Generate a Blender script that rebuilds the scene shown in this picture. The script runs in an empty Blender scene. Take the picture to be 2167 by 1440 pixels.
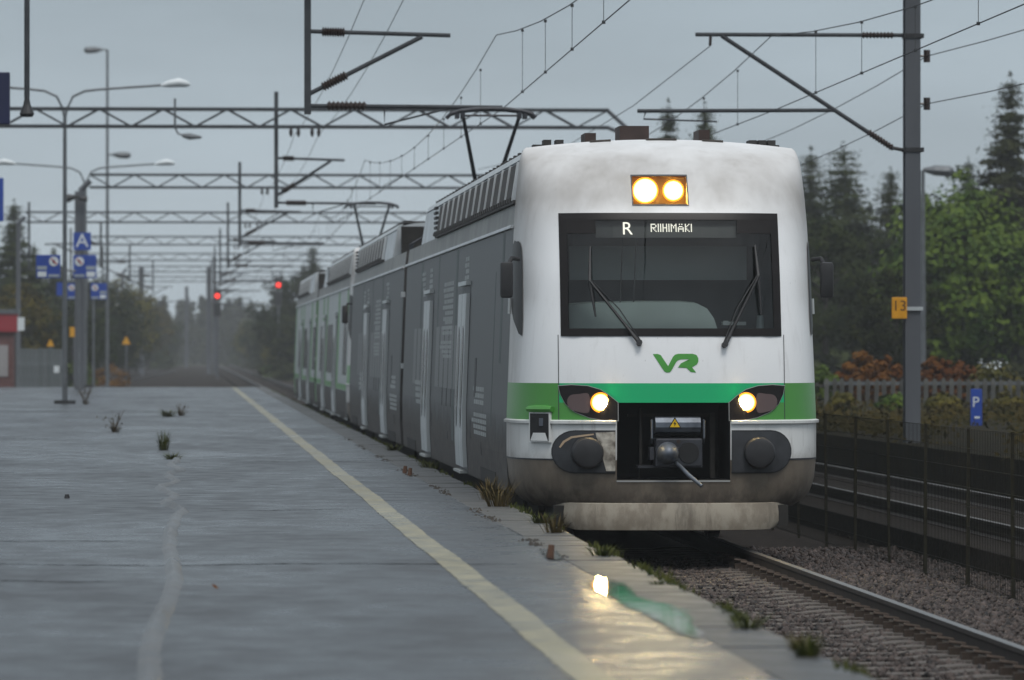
import bpy, bmesh, math, random
import numpy as np
from mathutils import Vector, Matrix
random.seed(7); np.random.seed(7)
R = math.radians
scene = bpy.context.scene
COL = scene.collection

# ------------------------------------------------------------------ camera
cam_d = bpy.data.cameras.new('camera'); cam = bpy.data.objects.new('camera', cam_d); COL.objects.link(cam)
CAMZ = 2.06                                   # rail top of the train's track is z = 0
cam.location = (0, 0, CAMZ)
cam.rotation_euler = (R(90.091), 0, R(-3.501))
cam_d.lens = 187.7; cam_d.sensor_width = 36.0
cam_d.clip_start = 0.5; cam_d.clip_end = 6000
cam_d.dof.use_dof = True; cam_d.dof.focus_distance = 55.2; cam_d.dof.aperture_fstop = 3.7
scene.camera = cam

# ------------------------------------------------------------------ sky, sun, exposure
world = bpy.data.worlds.new('World'); scene.world = world; world.use_nodes = True
nt = world.node_tree; N = nt.nodes; L = nt.links; N.clear()
out = N.new('ShaderNodeOutputWorld'); bg = N.new('ShaderNodeBackground')
sky = N.new('ShaderNodeTexSky'); sky.sky_type = 'NISHITA'; sky.sun_disc = False
sky.sun_elevation = R(61); sky.sun_rotation = R(166); sky.dust_density = 4.0
tc = N.new('ShaderNodeTexCoord'); sep = N.new('ShaderNodeSeparateXYZ')
ramp = N.new('ShaderNodeValToRGB')            # overcast deck: pale at the horizon, brighter towards the zenith
cr = ramp.color_ramp
cr.elements[0].position = 0.0; cr.elements[0].color = (0.465, 0.54, 0.59, 1)
cr.elements[1].position = 1.0; cr.elements[1].color = (1.10, 1.16, 1.22, 1)
e = cr.elements.new(0.07); e.color = (0.392, 0.470, 0.528, 1)
e = cr.elements.new(0.3); e.color = (0.46, 0.53, 0.59, 1)
mp = N.new('ShaderNodeMapping'); mp.inputs['Scale'].default_value = (3.0, 3.0, 14.0)
nz = N.new('ShaderNodeTexNoise'); nz.inputs['Scale'].default_value = 2.2; nz.inputs['Detail'].default_value = 5
mr = N.new('ShaderNodeMapRange'); mr.inputs['From Min'].default_value = .36; mr.inputs['From Max'].default_value = .64
mr.inputs['To Min'].default_value = .86; mr.inputs['To Max'].default_value = 1.06
mul = N.new('ShaderNodeMix'); mul.data_type = 'RGBA'; mul.blend_type = 'MULTIPLY'; mul.inputs[0].default_value = 1
sm = N.new('ShaderNodeMix'); sm.data_type = 'RGBA'; sm.blend_type = 'MULTIPLY'; sm.inputs[0].default_value = 1
sm.inputs[7].default_value = (.08, .08, .08, 1)
mix = N.new('ShaderNodeMix'); mix.data_type = 'RGBA'; mix.inputs[0].default_value = 0.92
L.new(tc.outputs['Generated'], sep.inputs[0]); L.new(sep.outputs['Z'], ramp.inputs[0])
L.new(tc.outputs['Generated'], mp.inputs[0]); L.new(mp.outputs[0], nz.inputs['Vector']); L.new(nz.outputs['Fac'], mr.inputs['Value'])
L.new(ramp.outputs[0], mul.inputs[6]); L.new(mr.outputs[0], mul.inputs[7])
L.new(sky.outputs[0], sm.inputs[6]); L.new(sm.outputs[2], mix.inputs[6]); L.new(mul.outputs[2], mix.inputs[7])
L.new(mix.outputs[2], bg.inputs['Color']); L.new(bg.outputs[0], out.inputs['Surface'])
bg.inputs['Strength'].default_value = 1.0
sun_d = bpy.data.lights.new('sun', 'SUN'); sun = bpy.data.objects.new('sun', sun_d); COL.objects.link(sun)
sun_d.energy = 1.5; sun_d.angle = R(22); sun_d.color = (1.0, 0.97, 0.92)
sun.rotation_euler = (R(29), 0, R(14))        # high, diffuse, from behind the camera
vs = scene.view_settings; vs.view_transform = 'Standard'; vs.look = 'None'; vs.exposure = 0.07; vs.gamma = 1.0
vs.use_curve_mapping = False
scene.cycles.max_bounces = 8; scene.cycles.transparent_max_bounces = 24; scene.cycles.volume_bounces = 1
scene.cycles.caustics_reflective = False; scene.cycles.caustics_refractive = False
scene.cycles.sample_clamp_indirect = 6.0

# ------------------------------------------------------------------ materials
def mat(name, col, rough=.6, metal=0.0, var=0.0, scale=4.0, bump=0.0, bscale=20.0, stretch=(1, 1, 1), col2=None, detail=5.0,
        emit=None, estr=0.0, spec=None, objrand=0.0, rvar=0.0):
    m = bpy.data.materials.new(name); m.use_nodes = True
    n = m.node_tree.nodes; l = m.node_tree.links
    b = n['Principled BSDF']
    b.inputs['Base Color'].default_value = (*col, 1); b.inputs['Roughness'].default_value = rough; b.inputs['Metallic'].default_value = metal
    if spec is not None: b.inputs['Specular IOR Level'].default_value = spec
    if emit: b.inputs['Emission Color'].default_value = (*emit, 1); b.inputs['Emission Strength'].default_value = estr
    if var or col2 or bump or rvar or objrand:
        t = n.new('ShaderNodeTexCoord'); mpn = n.new('ShaderNodeMapping'); mpn.inputs['Scale'].default_value = stretch
        l.new(t.outputs['Object'], mpn.inputs[0])
        no = n.new('ShaderNodeTexNoise'); no.inputs['Scale'].default_value = scale; no.inputs['Detail'].default_value = detail
        l.new(mpn.outputs[0], no.inputs['Vector'])
        r = n.new('ShaderNodeValToRGB'); r.color_ramp.elements[0].position = .32; r.color_ramp.elements[1].position = .68
        c2 = col2 if col2 else tuple(min(1, c*(1+var)) for c in col)
        c1 = col if col2 else tuple(c*(1-var) for c in col)
        r.color_ramp.elements[0].color = (*c1, 1); r.color_ramp.elements[1].color = (*c2, 1)
        l.new(no.outputs['Fac'], r.inputs[0]); src = r.outputs[0]
        if objrand:
            oi = n.new('ShaderNodeObjectInfo'); hs = n.new('ShaderNodeHueSaturation')
            ma = n.new('ShaderNodeMapRange'); ma.inputs['To Min'].default_value = 1-objrand; ma.inputs['To Max'].default_value = 1+objrand
            mh = n.new('ShaderNodeMapRange'); mh.inputs['To Min'].default_value = .485; mh.inputs['To Max'].default_value = .515
            l.new(oi.outputs['Random'], ma.inputs['Value']); l.new(ma.outputs[0], hs.inputs['Value'])
            l.new(oi.outputs['Random'], mh.inputs['Value']); l.new(mh.outputs[0], hs.inputs['Hue'])
            l.new(src, hs.inputs['Color']); src = hs.outputs[0]
        l.new(src, b.inputs['Base Color'])
        if rvar:
            m2 = n.new('ShaderNodeMapRange'); m2.inputs['From Min'].default_value = .3; m2.inputs['From Max'].default_value = .7
            m2.inputs['To Min'].default_value = max(.02, rough-rvar); m2.inputs['To Max'].default_value = min(1, rough+rvar)
            l.new(no.outputs['Fac'], m2.inputs['Value']); l.new(m2.outputs[0], b.inputs['Roughness'])
        if bump:
            nb = n.new('ShaderNodeTexNoise'); nb.inputs['Scale'].default_value = bscale; nb.inputs['Detail'].default_value = 6
            l.new(mpn.outputs[0], nb.inputs['Vector'])
            bp = n.new('ShaderNodeBump'); bp.inputs['Strength'].default_value = bump; bp.inputs['Distance'].default_value = .02
            l.new(nb.outputs['Fac'], bp.inputs['Height']); l.new(bp.outputs[0], b.inputs['Normal'])
    return m

def emission(name, col, s):
    m = bpy.data.materials.new(name); m.use_nodes = True; n = m.node_tree.nodes; n.clear()
    o = n.new('ShaderNodeOutputMaterial'); ee = n.new('ShaderNodeEmission'); ee.inputs[0].default_value = (*col, 1); ee.inputs[1].default_value = s
    m.node_tree.links.new(ee.outputs[0], o.inputs[0]); return m

def glass(name, tint=(.8, .85, .85), rough=.02, refl=1.0):
    m = bpy.data.materials.new(name); m.use_nodes = True; n = m.node_tree.nodes; l = m.node_tree.links; n.clear()
    o = n.new('ShaderNodeOutputMaterial'); tr = n.new('ShaderNodeBsdfTransparent'); tr.inputs[0].default_value = (*tint, 1)
    gl = n.new('ShaderNodeBsdfGlossy'); gl.inputs['Roughness'].default_value = rough
    fr = n.new('ShaderNodeFresnel'); fr.inputs[0].default_value = 1.5
    mx_ = n.new('ShaderNodeMixShader'); l.new(fr.outputs[0], mx_.inputs[0]); l.new(tr.outputs[0], mx_.inputs[1]); l.new(gl.outputs[0], mx_.inputs[2])
    l.new(mx_.outputs[0], o.inputs[0]); return m

def dirty_paint(name, col, rough=.32, grime=(.16, .13, .10), low=(0.055, .042, .03), low_z=.95, low_amt=.85, top_amt=.62, streak_amt=.14, mud=0.0, side_shade=0.0):
    """train paint with road dirt: grime patches, vertical streaks, mud splashed over the bottom edge; optional painted shade on the sides"""
    m = bpy.data.materials.new(name); m.use_nodes = True; n = m.node_tree.nodes; l = m.node_tree.links
    b = n['Principled BSDF']; b.inputs['Roughness'].default_value = rough
    t = n.new('ShaderNodeTexCoord'); s = n.new('ShaderNodeSeparateXYZ'); l.new(t.outputs['Object'], s.inputs[0])
    def noise(scale, st, det=6):
        mp_ = n.new('ShaderNodeMapping'); mp_.inputs['Scale'].default_value = st; l.new(t.outputs['Object'], mp_.inputs[0])
        q = n.new('ShaderNodeTexNoise'); q.inputs['Scale'].default_value = scale; q.inputs['Detail'].default_value = det; q.inputs['Roughness'].default_value = .65
        l.new(mp_.outputs[0], q.inputs['Vector']); return q.outputs['Fac']
    def rng(src, a, b_, c, d):
        q = n.new('ShaderNodeMapRange'); q.interpolation_type = 'SMOOTHSTEP'
        for k, v in zip(('From Min', 'From Max', 'To Min', 'To Max'), (a, b_, c, d)): q.inputs[k].default_value = v
        l.new(src, q.inputs['Value']); return q.outputs[0]
    def math_(op, a, b_):
        q = n.new('ShaderNodeMath'); q.operation = op
        for i, v in enumerate((a, b_)):
            if isinstance(v, (int, float)): q.inputs[i].default_value = v
            else: l.new(v, q.inputs[i])
        q.use_clamp = (op == 'MULTIPLY'); return q.outputs[0]
    def mixc(f, a, b_):
        q = n.new('ShaderNodeMix'); q.data_type = 'RGBA'; l.new(f, q.inputs[0])
        for i, v in ((6, a), (7, b_)):
            if isinstance(v, tuple): q.inputs[i].default_value = (*v, 1)
            else: l.new(v, q.inputs[i])
        return q.outputs[2]
    z = s.outputs['Z']
    band = math_('MULTIPLY', rng(z, 3.2, 3.65, 0, 1), rng(z, 4.0, 4.28, 1, 0.15))       # smoke film over the upper front
    patch = rng(noise(1.1, (1, 1, .55), 4), .30, .70, 0.45, 1)
    f1 = math_('MULTIPLY', math_('MULTIPLY', band, patch), top_amt)
    st = math_('MULTIPLY', rng(noise(9, (1, 1, .12)), .52, .75, 0, 1), streak_amt)
    c = mixc(f1, col, grime); c = mixc(st, c, grime)
    spk = math_('MULTIPLY', rng(noise(38, (1, 1, .7), 3), .68, .76, 0, 1), .35)
    c = mixc(spk, c, (.09, .07, .055))
    wob = math_('ADD', z, math_('MULTIPLY', noise(3.0, (1, 1, 1)), .5))
    lw = math_('MULTIPLY', rng(wob, low_z-.05, low_z+.42, 1, 0), low_amt)
    c = mixc(lw, c, mixc(rng(noise(7, (1, 1, 1)), .35, .65, 0, 1), low, tuple(v*2.4 for v in low)))
    if side_shade:  # shade of the cab corners and sides, painted into the colour
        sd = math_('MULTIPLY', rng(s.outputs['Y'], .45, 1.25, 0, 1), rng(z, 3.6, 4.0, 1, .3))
        c = mixc(math_('MULTIPLY', sd, math_('MULTIPLY', rng(noise(2.2, (1, 1, .5)), .3, .6, .6, 1), side_shade)), c, (.20, .175, .155))
    if mud:
        c = mixc(math_('MULTIPLY', rng(noise(5, (1, 1, .6)), .4, .62, 0, 1), mud), c, (.20, .165, .125))
    l.new(c, b.inputs['Base Color'])
    rr = math_('ADD', rough, math_('MULTIPLY', math_('ADD', lw, f1), .35)); l.new(rr, b.inputs['Roughness'])
    return m

M = {}
M['white'] = dirty_paint('cab_white', (.82, .83, .84), side_shade=.72)
M['white_low'] = dirty_paint('bumper_white', (.70, .71, .70), low_z=.92, low_amt=.9, streak_amt=.45, side_shade=.7)
M['skirt'] = dirty_paint('skirt_mud', (.135, .11, .085), rough=.55, low=(.014, .010, .007), low_z=.66, mud=.45, grime=(.06, .042, .03), low_amt=.8, streak_amt=.5)
M['plow'] = dirty_paint('plow_mud', (.34, .30, .24), rough=.65, low_z=-.2, low_amt=.35, streak_amt=.75, mud=.8, grime=(.07, .05, .035))
M['green'] = dirty_paint('cab_green', (.065, .26, .045), low_z=.7, streak_amt=.18, grime=(.08, .12, .05))
M['teal'] = dirty_paint('panel_green', (.001, .40, .145), low_z=.6, streak_amt=.02, grime=(.03, .22, .1))
M['logo'] = mat('logo_green', (.06, .29, .04), .35)
M['rubber'] = mat('black_rubber', (.016, .016, .018), .55, var=.3, scale=8)
M['darkgrey'] = mat('dark_grey_plastic', (.035, .037, .042), .5, var=.25, scale=6)
M['black'] = mat('recess_black', (.006, .006, .007), .7)
M['frame_black'] = mat('window_surround', (.012, .010, .010), .35, spec=.18)
M['steel'] = mat('coupler_steel', (.10, .115, .14), .45, .4, var=.35, scale=7)
M['steel_dark'] = mat('dark_steel', (.035, .037, .045), .5, .3, var=.3, scale=9)
M['galv'] = mat('galvanised_steel', (.12, .13, .14), .5, .3, var=.22, scale=3)
M['mast'] = mat('weathered_mast_steel', (.085, .092, .105), .65, .1, var=.25, scale=1.2, stretch=(1, 1, .15))
M['gantry'] = mat('gantry_steel', (.050, .054, .060), .65, .1, var=.25, scale=2, spec=.2)
M['insul'] = mat('insulator_brown', (.03, .018, .015), .35)
M['wire'] = mat('wire_copper_dark', (.035, .037, .04), .6, .2)
M['wrap'] = dirty_paint('grey_wrap', (.024, .0255, .028), rough=.40, grime=(.060, .072, .070), low=(.044, .037, .032), low_z=1.25, low_amt=.65, top_amt=.15, streak_amt=.40)
M['wrap'].node_tree.nodes['Principled BSDF'].inputs['Specular IOR Level'].default_value = .25
M['wrap2'] = mat('beige_grey_roof_edge', (.20, .20, .19), .5, var=.2, scale=1.5, stretch=(1, 1, .5))
M['pale'] = mat('pale_door_paint', (.42, .45, .46), .35, var=.15, scale=2, stretch=(1, 1, .3))
M['palewhite'] = mat('fairing_white', (.50, .53, .55), .4, var=.15, scale=1.5)
M['louvre'] = mat('louvre_brown', (.045, .038, .033), .6, var=.25, scale=4, spec=.2)
M['liv_white'] = mat('side_white', (.33, .36, .36), .35, var=.15, scale=1.5, stretch=(1, 1, .2))
M['liv_green'] = mat('side_green', (.050, .22, .030), .4, var=.2, scale=2)
M['win'] = mat('side_window_glass', (.012, .016, .018), .22, spec=.25)
M['quarter'] = mat('quarter_glass', (.018, .015, .015), .4, spec=.15)
M['letter'] = mat('pale_lettering', (.34, .36, .36), .6, spec=.2)
M['trim'] = mat('pale_trim', (.36, .37, .36), .5)
M['roofdark'] = mat('roof_dark', (.04, .038, .037), .7, var=.3, scale=3)
M['under'] = mat('underframe', (.018, .016, .014), .8, var=.4, scale=5)
M['inter'] = mat('cab_interior', (.085, .092, .090), .7, var=.2, scale=2)
M['dash'] = mat('cab_console', (.42, .49, .47), .6, var=.1, scale=2)
M['blind'] = mat('cab_blind', (.28, .31, .31), .8)
M['glass'] = glass('windscreen_glass', (.72, .76, .75))
M['podglass'] = glass('lamp_cover_glass', (.75, .72, .7))
M['warn'] = mat('warning_yellow', (.75, .48, .01), .4)
M['led'] = emission('display_led', (1, .95, .82), 1.5)
M['lamp'] = emission('headlight_filament', (1, .72, .32), 260)
M['lamp_mid'] = emission('lamp_lens_yellow', (1, .58, .13), 7)
M['lamp_out'] = emission('lamp_halo_orange', (1, .36, .03), 1.7)  # orange halo around the lamps, put in as emission
M['lamp_hi'] = emission('top_lamp_filament', (1, .80, .42), 160)
M['glow_reflector'] = mat('lamp_reflector', (.85, .75, .5), .22, .9, emit=(1, .42, .03), estr=2.2)
M['mirrorlens'] = mat('tail_lens', (.10, .065, .062), .12)

# ------------------------------------------------------------------ mesh helpers
class MB:
    def __init__(s): s.v = []; s.f = []; s.m = []
    def add(s, v, f, m=0):
        o = len(s.v); s.v += [tuple(p) for p in v]; s.f += [tuple(i+o for i in q) for q in f]; s.m += [m]*len(f); return s
    def box(s, x0, x1, y0, y1, z0, z1, m=0):
        v = [(x0, y0, z0), (x1, y0, z0), (x1, y1, z0), (x0, y1, z0), (x0, y0, z1), (x1, y0, z1), (x1, y1, z1), (x0, y1, z1)]
        return s.add(v, [(3, 2, 1, 0), (4, 5, 6, 7), (0, 1, 5, 4), (1, 2, 6, 5), (2, 3, 7, 6), (3, 0, 4, 7)], m)
    def tube(s, pts, r, n=8, m=0, cap=True):
        pts = [Vector(p) for p in pts]; rs = r if isinstance(r, (list, tuple)) else [r]*len(pts)
        rings = []
        for i, p in enumerate(pts):
            d = (pts[min(i+1, len(pts)-1)]-pts[max(i-1, 0)]).normalized()
            up = Vector((0, 0, 1)) if abs(d.z) < .9 else Vector((0, 1, 0))
            a = d.cross(up).normalized(); b = d.cross(a).normalized()
            rings.append([p+(a*math.cos(2*math.pi*k/n)+b*math.sin(2*math.pi*k/n))*rs[i] for k in range(n)])
        v = [q for rg in rings for q in rg]; f = []
        for i in range(len(rings)-1):
            for k in range(n):
                f.append((i*n+k, i*n+(k+1) % n, (i+1)*n+(k+1) % n, (i+1)*n+k))
        if cap: f += [tuple(range(n-1, -1, -1)), tuple(range((len(rings)-1)*n, len(rings)*n))]
        return s.add(v, f, m)
    def prism(s, poly, axis, a, b, m=0):
        """polygon extruded along axis; poly in the two other axes' order"""
        def P(p, t):
            return {'x': (t, p[0], p[1]), 'y': (p[0], t, p[1]), 'z': (p[0], p[1], t)}[axis]
        n = len(poly); v = [P(p, a) for p in poly]+[P(p, b) for p in poly]
        f = [tuple(range(n-1, -1, -1)), tuple(range(n, 2*n))]+[(i, (i+1) % n, n+(i+1) % n, n+i) for i in range(n)]
        return s.add(v, f, m)
    def mesh(s, name, mats, smooth=False, bevel=0):
        me = bpy.data.meshes.new(name); me.from_pydata(s.v, [], s.f)
        for q in (mats if isinstance(mats, (list, tuple)) else [mats]): me.materials.append(q)
        me.polygons.foreach_set('material_index', s.m)
        bm = bmesh.new(); bm.from_mesh(me)
        bmesh.ops.recalc_face_normals(bm, faces=bm.faces)
        if bevel: bmesh.ops.bevel(bm, geom=bm.edges[:], offset=bevel, segments=2, profile=.6, affect='EDGES', clamp_overlap=True)
        bm.to_mesh(me); bm.free()
        if smooth:
            me.polygons.foreach_set('use_smooth', [True]*len(me.polygons))
            me.set_sharp_from_angle(angle=R(38))
        return me
    def build(s, name, mats, parent=None, loc=(0, 0, 0), smooth=False, bevel=0):
        return put(s.mesh(name, mats, smooth, bevel), name, parent, loc)

def islands(mb):
    par = list(range(len(mb.v)))
    def find(i):
        while par[i] != i: par[i] = par[par[i]]; i = par[i]
        return i
    for f in mb.f:
        for q in f[1:]: par[find(q)] = find(f[0])
    groups = {}
    for f, m in zip(mb.f, mb.m): groups.setdefault(find(f[0]), []).append((f, m))
    out_ = []
    for g in groups.values():
        idx = sorted({i for f, _ in g for i in f}); mp_ = {i: k for k, i in enumerate(idx)}; b = MB()
        b.v = [mb.v[i] for i in idx]; b.f = [tuple(mp_[i] for i in f) for f, _ in g]; b.m = [m for _, m in g]; out_.append(b)
    return out_
def split(mb, name, mats, parent, **k):
    for b in islands(mb): b.build(name, mats, parent, **k)
def put(me, name, parent=None, loc=(0, 0, 0), rot=(0, 0, 0), sc=(1, 1, 1)):
    o = bpy.data.objects.new(name, me); COL.objects.link(o); o.location = loc; o.rotation_euler = rot; o.scale = sc
    if parent: o.parent = parent
    return o
def thing(name, label, cat, loc=(0, 0, 0), rz=0, group=None):
    o = bpy.data.objects.new(name, None); COL.objects.link(o); o.location = loc; o.rotation_euler = (0, 0, rz); o.empty_display_size = .2
    o['label'] = label; o['category'] = cat
    if group: o['group'] = group
    return o
def tag(o, label, cat, group=None):
    o['label'] = label; o['category'] = cat
    if group: o['group'] = group
    return o
def struct(o, kind='structure'): o['kind'] = kind; return o
def copy_tree(o, parent=None):
    kids = list(o.children); c = o.copy(); COL.objects.link(c)
    if parent: c.parent = parent
    for k in kids: copy_tree(k, c)
    return c
def text_mesh(body, size, mats, depth=.004, align='CENTER', squash=1.0):
    cu = bpy.data.curves.new('t', 'FONT'); cu.body = body; cu.size = size; cu.extrude = depth; cu.align_x = align; cu.align_y = 'CENTER'
    o = bpy.data.objects.new('t', cu); COL.objects.link(o); dg = bpy.context.evaluated_depsgraph_get(); dg.update()
    me = bpy.data.meshes.new_from_object(o.evaluated_get(dg)); bpy.data.objects.remove(o)
    me.materials.clear(); me.materials.append(mats)
    for v in me.vertices: v.co.x *= squash
    return me
F = 11334.0
def at(px, py, d):
    """photo measurement (pixels) to a surveyed point at distance d along the track"""
    return ((px-390)/F*d, d, (738-py)/F*d+CAMZ)

# ------------------------------------------------------------------ ground, platform, tracks
M['soil'] = mat('soil_and_grass', (.018, .021, .010), .9, scale=.6, col2=(.045, .038, .016), bump=.4, bscale=4, spec=.04)
M['ballast'] = mat('ballast_bed', (.012, .011, .010), .9, scale=14, col2=(.036, .029, .025), bump=1.0, bscale=16, detail=8, spec=.04)
MB().box(-400, 400, -60, 3000, -.9, -.62).build('ground', M['soil']); struct(bpy.data.objects['ground'])
o = MB().box(3.16, 11.3, -30, 700, -.6, -.235).build('ballast_bed', M['ballast']); struct(o)
o = MB().box(-12, 3.0, 209.5, 700, -.6, -.24).build('gravel_ground', M['ballast']); struct(o)
o = MB().box(11.5, 60, 30, 420, -.6, .52).build('embankment', [mat('embankment_soil', (.009, .009, .006), .95, scale=.9, col2=(.022, .018, .009), bump=.5, bscale=5, spec=.04)]); struct(o)

def wet_asphalt(name, base, base2, r0, r1, bump):
    m = bpy.data.materials.new(name); m.use_nodes = True; n = m.node_tree.nodes; l = m.node_tree.links; b = n['Principled BSDF']
    b.inputs['Specular IOR Level'].default_value = .26
    t = n.new('ShaderNodeTexCoord')
    def noise(sc, st=(1, 1, 1), det=5, ro=.6):
        mp_ = n.new('ShaderNodeMapping'); mp_.inputs['Scale'].default_value = st; l.new(t.outputs['Object'], mp_.inputs[0])
        q = n.new('ShaderNodeTexNoise'); q.inputs['Scale'].default_value = sc; q.inputs['Detail'].default_value = det; q.inputs['Roughness'].default_value = ro
        l.new(mp_.outputs[0], q.inputs['Vector']); return q.outputs['Fac']
    big = noise(.55, (1, .35, 1)); mid = noise(3.2, (1, .6, 1), 6); fine = noise(60, det=3); und = noise(1.1, (.30, 1, 1), 5)
    r = n.new('ShaderNodeValToRGB'); r.color_ramp.elements[0].color = (*base, 1); r.color_ramp.elements[1].color = (*base2, 1)
    r.color_ramp.elements[0].position = .35; r.color_ramp.elements[1].position = .7
    l.new(mid, r.inputs[0]); l.new(r.outputs[0], b.inputs['Base Color'])
    ad = n.new('ShaderNodeMath'); ad.operation = 'ADD'; l.new(big, ad.inputs[0]); l.new(mid, ad.inputs[1])
    mr_ = n.new('ShaderNodeMapRange'); mr_.inputs['From Min'].default_value = .75; mr_.inputs['From Max'].default_value = 1.25
    mr_.inputs['To Min'].default_value = r0; mr_.inputs['To Max'].default_value = r1
    l.new(ad.outputs[0], mr_.inputs['Value']); l.new(mr_.outputs[0], b.inputs['Roughness'])
    b1 = n.new('ShaderNodeBump'); b1.inputs['Strength'].default_value = bump; b1.inputs['Distance'].default_value = .006
    l.new(fine, b1.inputs['Height'])
    b2 = n.new('ShaderNodeBump'); b2.inputs['Strength'].default_value = 1.0; b2.inputs['Distance'].default_value = .035
    l.new(und, b2.inputs['Height']); l.new(b1.outputs[0], b2.inputs['Normal']); l.new(b2.outputs[0], b.inputs['Normal'])
    return m
M['asphalt'] = wet_asphalt('wet_asphalt', (.012, .014, .017), (.028, .030, .034), .20, .46, .30)
M['slab'] = wet_asphalt('wet_concrete_slab', (.030, .030, .030), (.062, .060, .055), .34, .62, .35)
M['paint'] = wet_asphalt('worn_yellow_paint', (.11, .10, .062), (.27, .245, .155), .22, .5, .3)
M['moss'] = mat('moss', (.03, .045, .012), .95, scale=12, col2=(.085, .10, .02))
M['blade'] = mat('grass_blades', (.030, .045, .008), .7, scale=6, col2=(.085, .085, .016), spec=.15)
M['blade_dry'] = mat('dry_weed', (.05, .038, .016), .8, scale=6, col2=(.12, .088, .035), spec=.1)
M['twig'] = mat('bare_twigs', (.07, .055, .04), .8)

PT = .55
# asphalt sheet with gentle unevenness
def plat_z(x, y, x0=-8.4, x1=2.70, amp=.010):
    w = max(0, min(1, (x1-x)/.4, (x-x0)/.4))
    return PT+amp*w*(math.sin(x*1.7+y*.31)*.5+math.sin(y*.83+x*.6)*.35+math.sin(y*2.1-x*2.3)*.25)
def sheet(x0, x1, y0, y1, nx, ny, z, amp, name, m, base=-.6):
    mb = MB(); xs = np.linspace(x0, x1, nx+1); ys = y0*(y1/y0)**np.linspace(0, 1, ny+1)
    for y in ys:
        for x in xs:
            w = min(1, (x1-x)/.4, (x-x0)/.4)
            mb.v.append((x, y, z+amp*w*(math.sin(x*1.7+y*.31)*.5+math.sin(y*.83+x*.6)*.35+math.sin(y*2.1-x*2.3)*.25)))
    W = nx+1
    for j in range(ny):
        for i in range(nx): mb.f.append((j*W+i, j*W+i+1, (j+1)*W+i+1, (j+1)*W+i)); mb.m.append(0)
    mb.box(x0, x1, y0, y1, base, z-.05)
    return mb.build(name, m, smooth=True)
platform = sheet(-8.4, 2.70, 12, 209, 36, 260, PT, .010, 'platform', M['asphalt']); struct(platform)
slab_me = MB().box(0, .425, 0, .985, -.25, 0).mesh('edge_slab', M['slab'], bevel=.012)
for i in range(190):
    if 20+i > 208: break
    o = put(slab_me, 'edge_slab', platform, (2.712+random.uniform(-.004, .004), 20+i*1.0, PT+random.uniform(-.008, .002)), (random.uniform(-.002, .002), random.uniform(-.003, .003), 0))
o = MB().box(2.82, 3.06, 12, 209, -.6, PT-.26).build('platform_wall', M['slab']); struct(o)
# yellow safety line: irregular edges, slightly above the asphalt
def ribbon(cx, w, y0, y1, n, z, name, m, jit, wob=0.0, parent=None):
    mb = MB(); random.seed(name)
    ph = random.random()*9
    for i in range(n+1):
        y = y0*(y1/y0)**(i/n)
        for s in (-.5, .5):
            xx = cx+s*w+random.uniform(-jit, jit); mb.v.append((xx, y, plat_z(xx, y)+.004))
    for i in range(n): mb.f.append((2*i, 2*i+1, 2*i+3, 2*i+2)); mb.m.append(0)
    return mb.build(name, m, parent)
line = ribbon(1.865, .19, 13, 208.5, 420, PT+.016, 'safety_line', M['paint'], .004); struct(line)
# long joint with a raised, worn lip
def joint():
    mb = MB(); random.seed(3); n = 300; prof = [(-.10, -.03), (-.045, .006), (-.008, .040), (.014, .038), (.055, .008), (.10, -.03)]
    W = len(prof); cx = 0
    for i in range(n+1):
        y = 13*(75/13)**(i/n); cx = -.13+.035*math.sin(y*.41)+.05*math.sin(y*.17+1)*(y/60)+random.uniform(-.006, .006)*y/40
        if 48 < y < 70: cx += .07*math.sin((y-48)*1.1)
        for (dx, dz) in prof: xx = cx+dx*(1+random.uniform(-.1, .1)); mb.v.append((xx, y, plat_z(xx, y)+(dz if dz < 0 else dz*(.7+.3*math.sin(y*.9)+random.uniform(-.1, .15)))))
    for i in range(n):
        for k in range(W-1): mb.f.append((i*W+k, i*W+k+1, (i+1)*W+k+1, (i+1)*W+k)); mb.m.append(0)
    return mb.build('asphalt_joint', wet_asphalt('wet_joint_filler', (.045, .047, .050), (.10, .10, .10), .25, .45, .3), smooth=True)
struct(joint())
M['crack'] = mat('crack_dark', (.006, .006, .006), .95, spec=.05)
random.seed(21)
for (y0_, xa, xb, w) in ((34.6, -2.2, -.2, .018), (37.5, -2.4, 2.6, .022), (42.6, -3.0, -.2, .022), (49.5, .1, 1.6, .022), (57, -3.8, -1.6, .03), (71, .5, 2.6, .035), (90, -4.2, -2.0, .05), (128, -6, 0, .07)):
    mb = MB(); n = 60; yy = y0_; dv = 0
    for i in range(n+1):
        x = xa+(xb-xa)*i/n; dv = .8*dv+random.uniform(-.02, .02); yy += dv; ww = w*(.35+random.random())*min(1, 6*i/n, 6*(n-i)/n)
        for sgn in (-1, 1): mb.v.append((x, yy+sgn*ww*1.4, plat_z(x, yy)+.003))
    for i in range(n): mb.f.append((2*i, 2*i+2, 2*i+3, 2*i+1)); mb.m.append(0)
    mb.build('crack', M['crack'], platform)
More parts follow.
